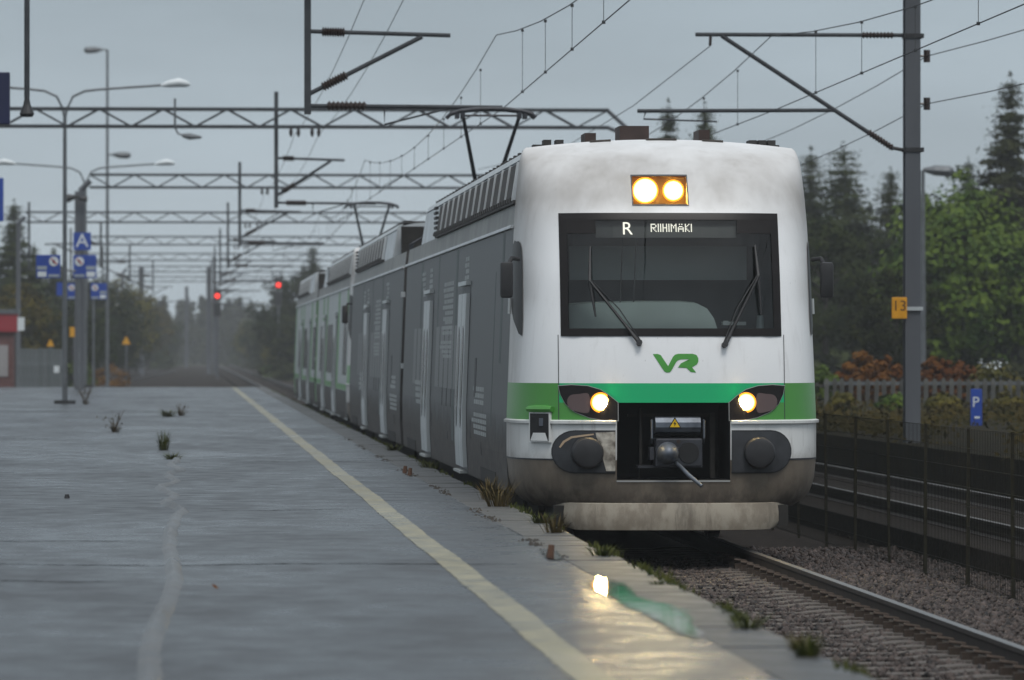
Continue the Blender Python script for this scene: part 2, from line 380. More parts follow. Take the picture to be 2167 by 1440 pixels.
# puddle along the slab joint
def water_mat():
    m = bpy.data.materials.new('puddle_water'); m.use_nodes = True; n = m.node_tree.nodes; l = m.node_tree.links
    b = n['Principled BSDF']; b.inputs['Base Color'].default_value = (.012, .016, .016, 1); b.inputs['Roughness'].default_value = .05
    o = n['Material Output']; tr = n.new('ShaderNodeBsdfTransparent'); mx_ = n.new('ShaderNodeMixShader')
    at_ = n.new('ShaderNodeAttribute'); at_.attribute_name = 'depth'
    t = n.new('ShaderNodeTexCoord'); mp_ = n.new('ShaderNodeMapping'); mp_.inputs['Scale'].default_value = (9, 1.6, 1)
    no = n.new('ShaderNodeTexNoise'); no.inputs['Scale'].default_value = 1.4; no.inputs['Detail'].default_value = 6
    l.new(t.outputs['Object'], mp_.inputs[0]); l.new(mp_.outputs[0], no.inputs['Vector'])
    ad = n.new('ShaderNodeMath'); ad.operation = 'ADD'; l.new(at_.outputs['Fac'], ad.inputs[0]); l.new(no.outputs['Fac'], ad.inputs[1])
    r = n.new('ShaderNodeMapRange'); r.interpolation_type = 'SMOOTHSTEP'; r.inputs['From Min'].default_value = .78; r.inputs['From Max'].default_value = 1.38
    l.new(ad.outputs[0], r.inputs['Value']); l.new(r.outputs[0], mx_.inputs[0]); l.new(tr.outputs[0], mx_.inputs[1]); l.new(b.outputs[0], mx_.inputs[2])
    nb = n.new('ShaderNodeTexNoise'); nb.inputs['Scale'].default_value = 5; l.new(t.outputs['Object'], nb.inputs['Vector'])
    bp = n.new('ShaderNodeBump'); bp.inputs['Strength'].default_value = .05; bp.inputs['Distance'].default_value = .02; l.new(nb.outputs['Fac'], bp.inputs['Height']); l.new(bp.outputs[0], b.inputs['Normal'])
    l.new(mx_.outputs[0], o.inputs['Surface']); return m
M['water'] = water_mat()
def puddle(cx, y0, y1, w, seed, name='puddle'):
    random.seed(seed); n = 60; K = 6; mb = MB(); dep = []
    for i in range(n+1):
        t = i/n; y = y0+(y1-y0)*t; ww = w*max(.02, math.sin(math.pi*t))**.6*(1+.25*math.sin(y*1.9)); c = cx+.03*math.sin(y*1.3)
        for k in range(K+1):
            u = k/K*2-1; mb.v.append((c+u*ww*.75, y, PT+.010)); dep.append((1-u*u)*min(1, 4*t, 4*(1-t)))
    for i in range(n):
        for k in range(K): a = i*(K+1)+k; mb.f.append((a, a+1, a+K+2, a+K+1)); mb.m.append(0)
    me = mb.mesh(name, M['water']); at_ = me.attributes.new('depth', 'FLOAT', 'POINT'); at_.data.foreach_set('value', dep)
    return struct(put(me, name))
puddle(2.68, 26.5, 36.0, .24, 5); puddle(2.66, 37.6, 40.2, .16, 9); 

# rails
def rail_profile():
    h = [(.036, 0), (.036, -.035), (.010, -.05), (.009, -.14), (.075, -.16), (.075, -.172)]
    return [(-x, z) for x, z in h[::-1]]+h
M['rail_side'] = mat('rail_rust', (.024, .017, .014), .75, var=.3, scale=8)
M['rail_top'] = mat('rail_head', (.13, .125, .12), .38, .7)
M['sleeper'] = mat('concrete_sleeper', (.085, .075, .068), .85, var=.3, scale=5, bump=.3, spec=.2)
def rail_mb(path):
    pr = rail_profile(); n = len(pr); mb = MB()
    for i, (x, y, z) in enumerate(path):
        for (dx, dz) in pr: mb.v.append((x+dx, y, z+dz))
    for i in range(len(path)-1):
        for k in range(n):
            top = (k == n//2-1)
            mb.f.append((i*n+k, i*n+(k+1) % n, (i+1)*n+(k+1) % n, (i+1)*n+k)); mb.m.append(1 if top else 0)
    return mb
TX = 4.95
M['rail_dull'] = mat('rail_head_dull', (.10, .095, .09), .55, .4)
def track(path, dull=False, name='railway_track'):
    t = bpy.data.objects.new(name, None); COL.objects.link(t); struct(t)
    for s in (-.80, .80): rail_mb([(x+s, y, z) for x, y, z in path]).build('rail', [M['rail_side'], M['rail_dull' if dull else 'rail_top']], t)
    return t
tr1 = track([(TX, y, 0) for y in np.linspace(10, 700, 40)])
sl_me = MB().prism([(-1.3, -.40), (1.3, -.40), (1.3, -.215), (1.05, -.178), (.5, -.178), (.3, -.20), (-.3, -.20), (-.5, -.178), (-1.05, -.178), (-1.3, -.215)], 'y', -.13, .13).mesh('sleeper', M['sleeper'], bevel=.01)
clip = MB().box(-.06, .06, -.04, .04, -.18, -.125).tube([(-.06, -.05, -.10), (.05, -.05, -.085), (.06, .05, -.085), (-.06, .05, -.10)], .014, 6)
clip_me = clip.mesh('rail_clip', mat('clip_rust', (.060, .045, .036), .8, var=.3, scale=20, spec=.2))
for i in range(52):
    y = 29+i*.61
    s = put(sl_me, 'sleeper', tr1, (TX, y, 0), (0, 0, random.uniform(-.006, .006)))
    for dx in (-.92, -.68, .68, .92):
        if y < 56: put(clip_me, 'rail_clip', s, (dx, 0, 0), (0, 0, 0 if dx in (-.68, .92) else math.pi))
tr2 = track([(9.45, y, .2) for y in np.linspace(30, 700, 40)], True)
MB().box(8.0, 10.9, 30, 700, -.3, .03).build('ballast_shoulder', M['ballast'], tr2)
tr3 = track([(-6.4+4.6*((y-215)/300)**1.1, y, 0) for y in np.linspace(215, 520, 40)])
tr4 = track([(-9.4+4.6*((y-215)/380)**1.1, y, 0) for y in np.linspace(215, 620, 40)])
#tr5 = track([(.9+.8*min(1, (y-215)/300), y, 0) for y in np.linspace(215, 640, 30)])

# ballast stones: one scatter of real stones where they show large
def stones(regions, name, z, m, dens):
    base_v = np.array([(1, 0, 0), (-1, 0, 0), (0, 1, 0), (0, -1, 0), (0, 0, 1), (0, 0, -1), (.6, .6, .6), (-.6, .55, -.5)])[:6]
    base_f = np.array([(0, 2, 4), (2, 1, 4), (1, 3, 4), (3, 0, 4), (2, 0, 5), (1, 2, 5), (3, 1, 5), (0, 3, 5)])
    P = []
    for (x0, x1, y0, y1) in regions:
        k = int((x1-x0)*(y1-y0)*dens); P.append(np.column_stack([np.random.uniform(x0, x1, k), np.random.uniform(y0, y1, k), np.random.uniform(z-.035, z+.03, k)]))
    P = np.vstack(P); ph = (P[:, 1]-29+.305) % .61-.305; P = P[~((np.abs(ph) < .115) & (P[:, 0] > 3.68) & (P[:, 0] < 6.22))]; k = len(P)
    sc = np.random.uniform(.014, .030, (k, 1, 1))*(1+1.0*np.random.rand(k, 1, 1)**4)*np.random.uniform(.65, 1.25, (k, 1, 3))
    v = base_v[None]*np.random.uniform(.7, 1.25, (k, 6, 1))
    a = np.random.uniform(0, 6.28, k); b = np.random.uniform(0, 6.28, k)
    ca, sa, cb, sb = np.cos(a), np.sin(a), np.cos(b), np.sin(b)
    v = v*sc
    x = v[..., 0]*ca[:, None]-v[..., 1]*sa[:, None]; y = v[..., 0]*sa[:, None]+v[..., 1]*ca[:, None]; zz = v[..., 2]
    y2 = y*cb[:, None]-zz*sb[:, None]; z2 = y*sb[:, None]+zz*cb[:, None]
    V = np.stack([x, y2, z2], -1)+P[:, None]
    Fc = base_f[None]+(np.arange(k)*6)[:, None, None]
    me = bpy.data.meshes.new(name); V = V.reshape(-1, 3); Fc = Fc.reshape(-1, 3)
    me.vertices.add(len(V)); me.vertices.foreach_set('co', V.ravel()); me.loops.add(Fc.size); me.loops.foreach_set('vertex_index', Fc.ravel())
    me.polygons.add(len(Fc)); me.polygons.foreach_set('loop_start', np.arange(0, Fc.size, 3)); me.update(calc_edges=True)
    me.materials.append(m); return put(me, name)
M['stone'] = mat('ballast_stone', (.012, .011, .011), .6, scale=11, col2=(.090, .068, .060), detail=2, var=.2, spec=.25)
o = stones([(3.3, 4.05, 30, 57), (4.25, 5.63, 30, 57), (5.86, 8.0, 31, 60), (8.0, 8.5, 40, 66)], 'ballast_stones', -.222, M['stone'], 700); struct(o, 'stuff')

# ------------------------------------------------------------------ the train
P_EXP = 3.2; YB = 1.70
zt = np.array([.15, .5, .93, 1.32, 1.9, 2.19, 2.8, 3.44, 3.7, 3.9, 4.03, 4.11, 4.16]); ft = np.array([.10, .05, 0, 0, .05, .10, .25, .50, .68, .90, 1.15, 1.42, 1.70])
wz = np.array([.15, .44, .50, .58, .70, .95, 1.35, 2.2, 3.3, 3.6, 3.85, 4.0, 4.08, 4.13, 4.16]); wt = np.array([1.30, 1.36, 1.46, 1.53, 1.575, 1.60, 1.60, 1.567, 1.525, 1.505, 1.485, 1.468, 1.45, 1.43, 1.395])
zz_ = np.linspace(.15, 4.16, 802); ff_ = np.interp(zz_, zt, ft); k_ = np.ones(31)/31
fs_ = np.convolve(np.pad(ff_, 15, mode='edge'), k_, 'valid'); fs_[-20:] = np.linspace(fs_[-20], 1.70, 20)
def Fz(z): return float(np.interp(z, zz_, fs_))
def Wz(z): return float(np.interp(z, wz, wt))
def Sy(x, z):
    t = min(1, abs(x)/Wz(z)); f = Fz(z); return f+(YB-f)*(1-(1-t**P_EXP)**(1/P_EXP))
def crown(x, z):
    s = min(1, max(0, (z-3.5)/.66)); s = s*s*(3-2*s); return .088*(1-(x/1.38)**2)*s if abs(x) < 1.38 else 0
def SP(x, z, off=0.0):
    """point on the cab skin, pushed out along the skin's normal by off"""
    p = Vector((x, Sy(x, z), z+crown(x, z)))
    if off:
        h = .01
        du = Vector((2*h, Sy(x+h, z)-Sy(x-h, z), 0)); dv = Vector((0, Sy(x, z+h)-Sy(x, z-h), 2*h)); nrm = du.cross(dv).normalized()
        if nrm.y > 0: nrm = -nrm
        p += nrm*off
    return p
def side_pt(sgn, a, z, xi=1.15):
    """outer corner of the cab: a = 0 at the front panel seam, 1 at the side wall"""
    W = Wz(z); xi = min(xi, W*.9); f = Fz(z); th0 = math.acos(min(1, (xi/W)**(P_EXP/2))); th = th0*(1-a)
    x = W*max(0, math.cos(th))**(2/P_EXP); y = f+(YB-f)*(1-max(0, math.sin(th))**(2/P_EXP))
    return Vector((sgn*x, y, z+crown(x, z)))
mx = lambda u: (u-1427)/209.5
mz = lambda v: (1169.6-v)/209.5

def patch(x0, x1, z0, z1, off, nx=10, nz=8, m=0, mb=None, back=0):
    mb = mb or MB(); o = len(mb.v)
    for j in range(nz+1):
        for i in range(nx+1): mb.v.append(tuple(SP(x0+(x1-x0)*i/nx, z0+(z1-z0)*j/nz, off)))
    for j in range(nz):
        for i in range(nx):
            a = o+j*(nx+1)+i; mb.f.append((a, a+1, a+nx+2, a+nx+1)); mb.m.append(m)
    return mb
def decal(poly, off, step=.06, mb=None, m=0, thick=0.0, tri=True):
    """plate cut to an outline and bent onto the cab skin"""
    bm = bmesh.new(); vs_ = [bm.verts.new((x, 0, z)) for x, z in poly]; f = bm.faces.new(vs_)
    bmesh.ops.triangulate(bm, faces=[f], ngon_method='EAR_CLIP')
    xs = [p[0] for p in poly]; zs = [p[1] for p in poly]
    for lo, hi, nrm in ((min(xs), max(xs), (1, 0, 0)), (min(zs), max(zs), (0, 0, 1))):
        c = lo+step
        while c < hi-.002:
            bmesh.ops.bisect_plane(bm, geom=bm.verts[:]+bm.edges[:]+bm.faces[:], dist=1e-5, plane_co=(c, 0, c), plane_no=nrm); c += step
    mb = mb or MB(); bm.verts.index_update()
    mb.add([SP(v.co.x, v.co.z, off) for v in bm.verts], [[v.index for v in q.verts] for q in bm.faces], m)
    if thick:
        n = len(poly); pts = [SP(x, z, off) for x, z in poly]+[SP(x, z, off-thick) for x, z in poly]
        mb.add(pts, [(i, (i+1) % n, n+(i+1) % n, n+i) for i in range(n)], m)
    bm.free(); return mb
def smooth_poly(pts, n=6, closed=True):
    out_ = []; k = len(pts)
    for i in range(k):
        p0, p1, p2, p3 = [np.array(pts[(i+d) % k]) for d in (-1, 0, 1, 2)]
        for t in np.linspace(0, 1, n, endpoint=False):
            out_.append(tuple(.5*((2*p1)+(-p0+p2)*t+(2*p0-5*p1+4*p2-p3)*t*t+(-p0+3*p1-3*p2+p3)*t**3)))
    return out_
def disc_mb(c, r0, r1, y0, y1, n=24, m=0, mb=None, axis='y'):
    mb = mb or MB(); return mb.tube([(c[0], y0, c[1]), (c[0], y1, c[1])], [r0, r1], n, m)

def build_cab(train, y_off, flip=False):
    cab = train
    # ---- skin
    zr = sorted(set([.44, .47, .5, .54, .58, .64, .724, .8, .87, .926, .934, 1.0, 1.1, 1.2, 1.315, 1.32, 1.42, 1.51, 1.6, 1.707, 1.8, 1.95, 2.1, 2.19] + list(np.round(np.linspace(2.3, 3.44, 11), 4)) + [3.44, 3.5, 3.53, 3.58, 3.64, 3.70, 3.76, 3.80, 3.85, 3.9, 3.95, 4.0, 4.04, 4.08, 4.11, 4.135, 4.15, 4.16]))
    xin = [-1.15, -1.12, -.9, -.75, -.578, -.37, -.21, 0, .20, .37, .578, .75, .9, 1.12, 1.15]
    na = 14
    mb = MB(); rows = []
    for z in zr:
        row = [side_pt(-1, 1-k/na, z) for k in range(na)]+[Vector((x, Sy(x, z), z+crown(x, z))) for x in xin]+[side_pt(1, (k+1)/na, z) for k in range(na)]
        rows.append(row)
    W = len(rows[0]); xs_ = [None]*na+xin+[None]*na
    for row in rows: mb.v += [tuple(p) for p in row]
    for j in range(len(zr)-1):
        zc = (zr[j]+zr[j+1])/2
        for i in range(W-1):
            a, b = xs_[i], xs_[i+1]; inner = a is not None and b is not None; xc = (a+b)/2 if inner else 9
            if inner and abs(xc) < 1.12 and 2.19 < zc < 3.44: continue
            if inner and abs(xc) < .578 and .724 < zc < 1.51: continue
            if inner and -.37 < xc < .20 and 3.53 < zc < 3.80: continue
            m = 0
            if zc < .93: m = 3
            elif zc < 1.318: m = 4
            elif zc < 1.707: m = 2 if (inner and zc > 1.51) else 1
            mb.f.append((j*W+i, j*W+i+1, (j+1)*W+i+1, (j+1)*W+i)); mb.m.append(m)
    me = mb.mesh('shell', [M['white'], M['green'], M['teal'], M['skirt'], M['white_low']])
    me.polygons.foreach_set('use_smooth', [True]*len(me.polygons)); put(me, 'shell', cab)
    # seams and ledges
    s = MB()
    for x in (-1.155, 1.155): patch(x-.004, x+.004, 1.32, 2.2, .002, 1, 20, 0, s)
    split(s, 'panel_seam', M['darkgrey'], cab)
    for sg in (-1, 1):
        led = MB(); n = 26; prof = [(.0, 1.29), (.028, 1.296), (.030, 1.322), (.0, 1.334)]
        pts = [(-1, t) for t in ()]
        path = [('f', x) for x in np.linspace(.585, 1.15, 10)]+[('s', a) for a in np.linspace(.05, 1, 14)]
        for kind, t in path:
            for off, z in prof:
                if kind == 'f': p = SP(sg*t, z, off)
                else:
                    p = side_pt(sg, t, z); q = side_pt(sg, min(1, t+.02), z)-side_pt(sg, max(0, t-.02), z); nn = Vector((q.y, -q.x, 0)).normalized()
                    if nn.x*sg < 0: nn = -nn
                    p = p+nn*off
                led.v.append(tuple(p))
        for i in range(len(path)-1):
            for k in range(3): led.f.append((i*4+k, i*4+k+1, i*4+k+5, i*4+k+4)); led.m.append(0)
        led.build('bumper_ledge', M['white_low'], cab, smooth=True)
        gap = MB()
        for kind, t in path:
            for off, z in ((.003, .922), (.003, .938)):
                if kind == 'f': p = SP(sg*max(t, .6), z, off)
                else: p = side_pt(sg, t, z)*1.0; p.x += sg*.003; p.y -= .003
                gap.v.append(tuple(p))
        for i in range(len(path)-1): gap.f.append((2*i, 2*i+1, 2*i+3, 2*i+2)); gap.m.append(0)
        gap.build('panel_seam', M['darkgrey'], cab)
    # ---- windscreen: glass, black surround, interior
    ws = bpy.data.objects.new('windscreen', None); COL.objects.link(ws); ws.parent = cab
    patch(-1.09, 1.09, 2.215, 3.42, .004, 16, 12).build('glass_pane', M['glass'], ws, smooth=True)
    fr = MB()
    X0, X1, Z0, Z1 = -1.125, 1.125, 2.185, 3.445
    i0, i1 = -1.045, 1.045
    for (a, b, c, d) in ((X0, X1, Z0, 2.262), (X0, X1, 3.375, Z1), (X0, i0, 2.262, 3.375), (i1, X1, 2.262, 3.375), (i0, -.76, 3.235, 3.375), (.69, i1, 3.235, 3.375)):
        patch(a, b, c, d, .010, max(2, int((b-a)/.12)), max(2, int((d-c)/.1)), 0, fr)
    n0 = len(fr.v)
    edge = [(x, Z0) for x in np.linspace(X0, X1, 16)]+[(X1, z) for z in np.linspace(Z0, Z1, 10)]+[(x, Z1) for x in np.linspace(X1, X0, 16)]+[(X0, z) for z in np.linspace(Z1, Z0, 10)]
    fr.add([SP(x, z, .010) for x, z in edge]+[SP(x, z, -.03) for x, z in edge], [(i, i+1, len(edge)+i+1, len(edge)+i) for i in range(len(edge)-1)])
    fr.build('window_surround', M['frame_black'], ws, smooth=True)
    it = MB()
    it.add([(-1.3, 1.62, 2.0), (1.3, 1.62, 2.0), (1.3, 1.62, 3.6), (-1.3, 1.62, 3.6)], [(0, 1, 2, 3)])
    it.box(-1.2, 1.2, .80, 1.6, 2.06, 2.1); it.box(-1.28, 1.28, .95, 1.6, 3.50, 3.54)
    it.box(-1.3, -1.27, .8, 1.6, 2.1, 3.4); it.box(1.27, 1.3, .8, 1.6, 2.1, 3.4)
    it.box(-.95, .93, 1.05, 1.1, 3.12, 3.48)                   # dark header over the windscreen
    it.build('cab_interior', M['inter'], ws)
    MB().box(-.98, .86, 1.12, 1.15, 2.77, 3.12).build('sun_blind', M['blind'], ws)
    # console: long pale hump with a rounded end
    top = [(-1.05, 2.50), (-.8, 2.525), (-.3, 2.535), (.15, 2.535), (.30, 2.52), (.40, 2.47), (.47, 2.37), (.51, 2.25), (.52, 2.10)]
    c = MB(); n = len(top)
    c.v += [(x, .62, z) for x, z in top]+[(x, 1.05, z+.02) for x, z in top]+[(x, .50, 2.1) for x, z in top]
    for i in range(n-1): c.f += [(i, i+1, n+i+1, n+i), (2*n+i, 2*n+i+1, i+1, i)]; c.m += [0, 0]
    c.build('console', M['dash'], ws, smooth=True)
    MB().box(.56, .80, .60, .75, 2.30, 2.335).box(.57, .62, .61, .64, 2.335, 2.345).build('papers', M['pale'], ws)
    MB().tube([(.94, .55, 2.26), (.94, .55, 2.40)], [.045, .035], 10).build('bottle', mat('bottle_plastic', (.3, .36, .38), .2), ws)
    b = MB()
    for x in (-.44, -.30): b.tube([(x, .98, 3.2), (x-.06, .62, 2.45)], .006, 6)
    split(b, 'cable', M['rubber'], ws)
    # destination display: dot letters
    FONT = {'R': ["11110", "10001", "10001", "11110", "10100", "10010", "10001"], 'I': ["1", "1", "1", "1", "1", "1", "1"], 'H': ["1001", "1001", "1001", "1111", "1001", "1001", "1001"],
            'M': ["10001", "11011", "10101", "10101", "10001", "10001", "10001"], 'Ä': ["01010", "00000", "01110", "10001", "11111", "10001", "10001"], 'K': ["1001", "1010", "1100", "1000", "1100", "1010", "1001"]}
    def dots(txt, x, ztop, hgt, parent):
        d = MB(); p = hgt/7; q = p*.86; y0 = None
        for ch in txt:
            g = FONT[ch]
            for r, row in enumerate(g):
                for k, bit in enumerate(row):
                    if bit == '1':
                        xx = x+k*p; z = ztop-r*p; y = Sy(xx, z-.0)+.055
                        d.add([(xx, y, z-q), (xx+q, y, z-q), (xx+q, y, z), (xx, y, z)], [(0, 1, 2, 3)])
            x += (len(g[0])+1)*p
        return d.build('display_text', M['led'], parent)
    disp = MB()
    for j in range(2):
        z = 3.395-.20*j
        for i in range(9):
            x = -.76+1.45*i/8; disp.v.append((x, Sy(x, z)+.065, z))
    for i in range(8): disp.f.append((i, i+1, i+10, i+9)); disp.m.append(0)
    db = disp.build('destination_display', mat('display_panel', (.03, .03, .03), .4), cab)
    rb = MB()
    bigR = text_mesh('R', .19, M['led'], .001); bo = put(bigR, 'display_text', db, (-.435, Sy(-.435, 3.28)+.05, 3.283), (R(90-14), 0, 0))
    dots('RIIHIMÄKI', -.192, 3.338, .085, db)
    # ---- top lamps
    tl = bpy.data.objects.new('top_lamp', None); COL.objects.link(tl); tl.parent = cab
    x0, x1, z0, z1 = -.365, .195, 3.535, 3.795; zc = 3.665
    bx = MB(); ym = Sy(0, zc)
    fp = [SP(x, z, .002) for x, z in ((x0, z0), (x1, z0), (x1, z1), (x0, z1))]; bp = [Vector((p.x, ym+.18, p.z)) for p in fp]
    bx.add(fp+bp, [(0, 1, 5, 4), (1, 2, 6, 5), (2, 3, 7, 6), (3, 0, 4, 7), (4, 5, 6, 7)])
    bx.build('lamp_housing', mat('lamp_housing_paint', (.30, .20, .06), .4), tl)
    rim = MB()
    for (a, b, c, d) in ((x0-.012, x1+.012, z0-.014, z0), (x0-.012, x1+.012, z1, z1+.014), (x0-.012, x0, z0, z1), (x1, x1+.012, z0, z1)): patch(a, b, c, d, .006, 3, 2, 0, rim)
    rim.build('lamp_rim', M['darkgrey'], tl)
    for cx, r_, st in ((-.228, .120, 'lamp_hi'), (.062, .097, 'lamp_hi')):  # left lamp enlarged to stand for its glare
        disc_mb((cx, zc+.02), r_+.018, r_+.012, ym+.09, ym+.11, 28).build('glow_reflector', M['lamp_out'], tl)  # halo disc: lamp glow painted as emission
        disc_mb((cx, zc+.02), r_, r_, ym+.07, ym+.089, 28).build('lamp_lens', M['lamp_mid'], tl)
        disc_mb((cx, zc+.02), r_-.022, r_-.02, ym+.045, ym+.069, 28).build('headlight_bulb', M[st], tl)
    # ---- logo
    lg = [(1000, 210), (1030, 209), (1050, 216), (1097, 287), (1128, 228), (1142, 214), (1162, 208), (1255, 208), (1280, 216), (1291, 235), (1291, 258), (1281, 276), (1250, 294), (1276, 327), (1243, 325), (1215, 298), (1160, 295), (1180, 268), (1238, 268), (1248, 258), (1246, 246), (1234, 243), (1178, 244), (1160, 250), (1148, 262), (1116, 318), (1105, 327), (1088, 328), (1072, 320)]
    decal([(mx(1050+u/3), mz(680+v/3)) for u, v in lg], .003).build('logo', M['logo'], cab)
    # ---- low headlights: dark pods with lamp, clear cover, tail lens
    pod = [(1185, 818), (1212, 816), (1245, 818), (1272, 826), (1290, 838), (1308, 853), (1308, 891), (1280, 891), (1248, 885), (1218, 873), (1199, 856), (1189, 836)]
    for sg in (-1, 1):
        h = bpy.data.objects.new('headlight', None); COL.objects.link(h); h.parent = cab
        def poly(src, grow=0):
            q = [(mx(u), mz(v)) for u, v in src]; c0 = (-.86, 1.52)
            q = [(c0[0]+(x-c0[0])*(1+grow), c0[1]+(z-c0[1])*(1+grow*1.8)) for x, z in q]
            return [(sg*-x, z) for x, z in q] if sg > 0 else q
        decal(poly(pod, .022), .004).build('pod_edge', M['trim'], h)
        decal(poly(pod), .007, thick=.004).build('lamp_pod', M['black'] if 0 else M['frame_black'], h)
        lens = smooth_poly([(1203, 850), (1210, 838), (1228, 835), (1248, 836), (1248, 873), (1226, 873), (1208, 866)], 4)
        decal(poly(lens), .010).build('tail_lens', M['mirrorlens'], h)
        cx = sg*.742; cz = mz(853); y = Sy(cx, cz)
        disc_mb((cx, cz), .104, .100, y-.014, y+.03, 28).build('glow_reflector', M['lamp_out'], h)  # halo behind the lens, its glow put into the material
        disc_mb((cx, cz), .085, .085, y-.020, y-.012, 28).build('lamp_lens', M['lamp_mid'], h)
        disc_mb((cx, cz), .062, .064, y-.028, y-.018, 28).build('headlight_bulb', M['lamp'], h)
    # ---- coupler recess and coupler
    rc = MB(); w = .578; z0, z1 = .724, 1.51
    f4 = [Vector((x, Sy(x, z)-.001, z)) for x, z in ((-w, z0), (w, z0), (w, z1), (-w, z1))]; b4 = [Vector((p.x*.96, .95, p.z)) for p in f4]
    rc.add(f4+b4, [(0, 1, 5, 4), (1, 2, 6, 5), (2, 3, 7, 6), (3, 0, 4, 7), (4, 5, 6, 7)])
    rc.build('coupler_recess', M['black'], cab)
    lip = MB(); patch(-w, w, .705, .722, .008, 10, 1, 0, lip); lip.build('recess_lip', M['trim'], cab)
    cp = bpy.data.objects.new('coupler', None); COL.objects.link(cp); cp.parent = cab
    hood = [(-.02, 1.355), (.05, 1.365), (.12, 1.36), (.30, 1.34), (.30, 1.19), (.04, 1.19), (-.03, 1.215), (-.055, 1.26), (-.05, 1.31)]
    MB().prism(hood, 'x', -.19, .27).build('coupler_hood', M['steel'], cp)
    tri = [(-.045, 1.262), (.055, 1.262), (.005, 1.345)]
    yq = -.06
    MB().prism(tri, 'y', yq-.004, yq+.02).build('warning_sign', M['warn'], cp)
    tk = [(-.062, 1.252), (.072, 1.252), (.005, 1.362)]
    MB().prism(tk, 'y', yq-.001, yq+.018).build('warning_sign_border', M['black'], cp)
    bolt = [(.012, 1.325), (-.012, 1.298), (.002, 1.298), (-.002, 1.272), (.020, 1.303), (.006, 1.303)]
    MB().prism(bolt, 'y', yq-.007, yq-.002).build('flash_symbol', M['black'], cp)
    arm = MB()
    for sx in (-.225, .305): arm.tube([(sx, .02, 1.33), (sx, -.02, 1.33), (sx, -.03, 1.15), (sx, .05, 1.10)], .012, 6)
    split(arm, 'hood_bracket', M['steel'], cp)
    MB().box(-.19, .29, -.02, .35, .855, 1.15).build('coupler_head', M['steel_dark'], cp, bevel=.02)
    cone = MB().tube([(-.065, .0, 1.0), (-.065, -.10, 1.0), (-.065, -.17, 1.0), (-.065, -.20, .998)], [.115, .105, .065, .02], 20)
    cone.build('coupler_cone', M['steel'], cp, smooth=True)
    ring = MB().tube([(.15, -.028, 1.0), (.15, -.008, 1.0)], [.105, .112], 24); ring.build('coupler_socket', M['black'], cp)
    MB().tube([(.045, -.03, 1.115), (.045, -.015, 1.115)], .022, 12).build('coupler_bolt', M['insul'], cp)
    MB().box(-.245, -.2, .0, .2, .93, 1.06).build('side_block', M['steel_dark'], cp)
    MB().box(-.36, .3, .05, .3, .845, .87).build('carrier_plate', M['steel_dark'], cp)
    MB().tube([(.02, -.03, .90), (.06, -.12, .86), (.13, -.22, .78), (.255, -.32, .67)], [.02, .021, .022, .02], 10).build('uncoupling_lever', M['steel'], cp, smooth=True)
    rcd = MB(); rcd.box(-.33, -.30, .25, .3, .74, 1.45); rcd.box(-.43, .43, .45, .5, 1.36, 1.39); rcd.box(.40, .45, .3, .35, .74, 1.4)
    split(rcd, 'recess_bracket', M['under'], cab)
    # ---- buffer pads
    for sg in (-1, 1):
        bp_ = bpy.data.objects.new('buffer', None); COL.objects.link(bp_); bp_.parent = cab
        pts = []
        cx0, cz, rr, hh = .985, mz(958), .20, .205
        for t in np.linspace(-90, 90, 14): pts.append((cx0+.22*math.cos(R(t)), cz+hh*math.sin(R(t))))
        pts += [(.592, cz+hh), (.592, cz-hh)]
        pts = [(sg*x, z) for x, z in pts]
        big = [((x-sg*.8)*1.045+sg*.8, (z-cz)*1.07+cz) for x, z in pts]
        decal([(x if abs(x) > .592 else sg*.592, z) for x, z in big], .012, thick=.02).build('buffer_rim', M['rubber'], bp_)
        decal(pts, .026, thick=.03).build('buffer_pad', M['darkgrey'], bp_)
        bx_ = sg*.875; y = Sy(bx_, cz)
        MB().tube([(bx_, y+.03, cz-.01), (bx_, y-.10, cz-.01), (bx_, y-.125, cz-.01), (bx_, y-.135, cz-.01)], [.165, .16, .145, .115], 30).build('buffer_disc', M['rubber'], bp_, smooth=True)
        if sg < 0:
            chip = [(1262, 917), (1303, 915), (1303, 998), (1284, 998), (1280, 980), (1284, 958), (1278, 940), (1264, 928)]
            chip = [(max(-.66, mx(u)) if 0 else mx(u), mz(v)) for u, v in chip]
            decal(chip, .029).build('paint_chip', mat('chipped_primer', (.08, .06, .045), .6, scale=9, col2=(.62, .58, .5), detail=3), bp_)
            scr = [(1188, 948), (1196, 935), (1212, 925), (1240, 921), (1258, 919), (1258, 922), (1240, 925), (1214, 929), (1200, 938), (1191, 950)]
            decal([(mx(u), mz(v)) for u, v in scr], .029).build('scratch', mat('scratch_metal', (.45, .33, .22), .6), bp_)
    # ---- step recess at the platform corner (both sides), with hook
    for sg in (-1,):
        st = bpy.data.objects.new('step_recess', None); COL.objects.link(st); st.parent = cab
        X0, X1, Z0, Z1 = -1.405, -1.235, 1.115, 1.395
        pf = [(x*-sg if sg > 0 else x, z) for x, z in ((X0, Z0), (X1, Z0), (X1, Z1), (X0, Z1))]
        decal([( (x-sg*1.32)*1.12+sg*1.32, (z-1.255)*1.08+1.255) for x, z in pf], .030, thick=.03).build('step_rim', M['white_low'], st)
        decal(pf, .034).build('step_pocket', M['black'], st)
        xm = sg*1.32; ym = Sy(xm, 1.28)
        MB().box(xm-.03, xm+.03, ym-.06, ym-.03, 1.27, 1.35).build('step_hook', M['steel'], st)
        decal([(xm-.08, 1.118), (xm+.08, 1.118), (xm+.055, 1.2), (xm-.055, 1.2)], .037).build('step_tread', M['white_low'], st)
        hd = MB(); pts = [SP(xm+d, 1.44, .02) for d in (-.11, -.05, .05, .11)]
        hd.tube(pts, [.03, .04, .04, .03], 8); hd.build('step_hood', M['green'], st, smooth=True)
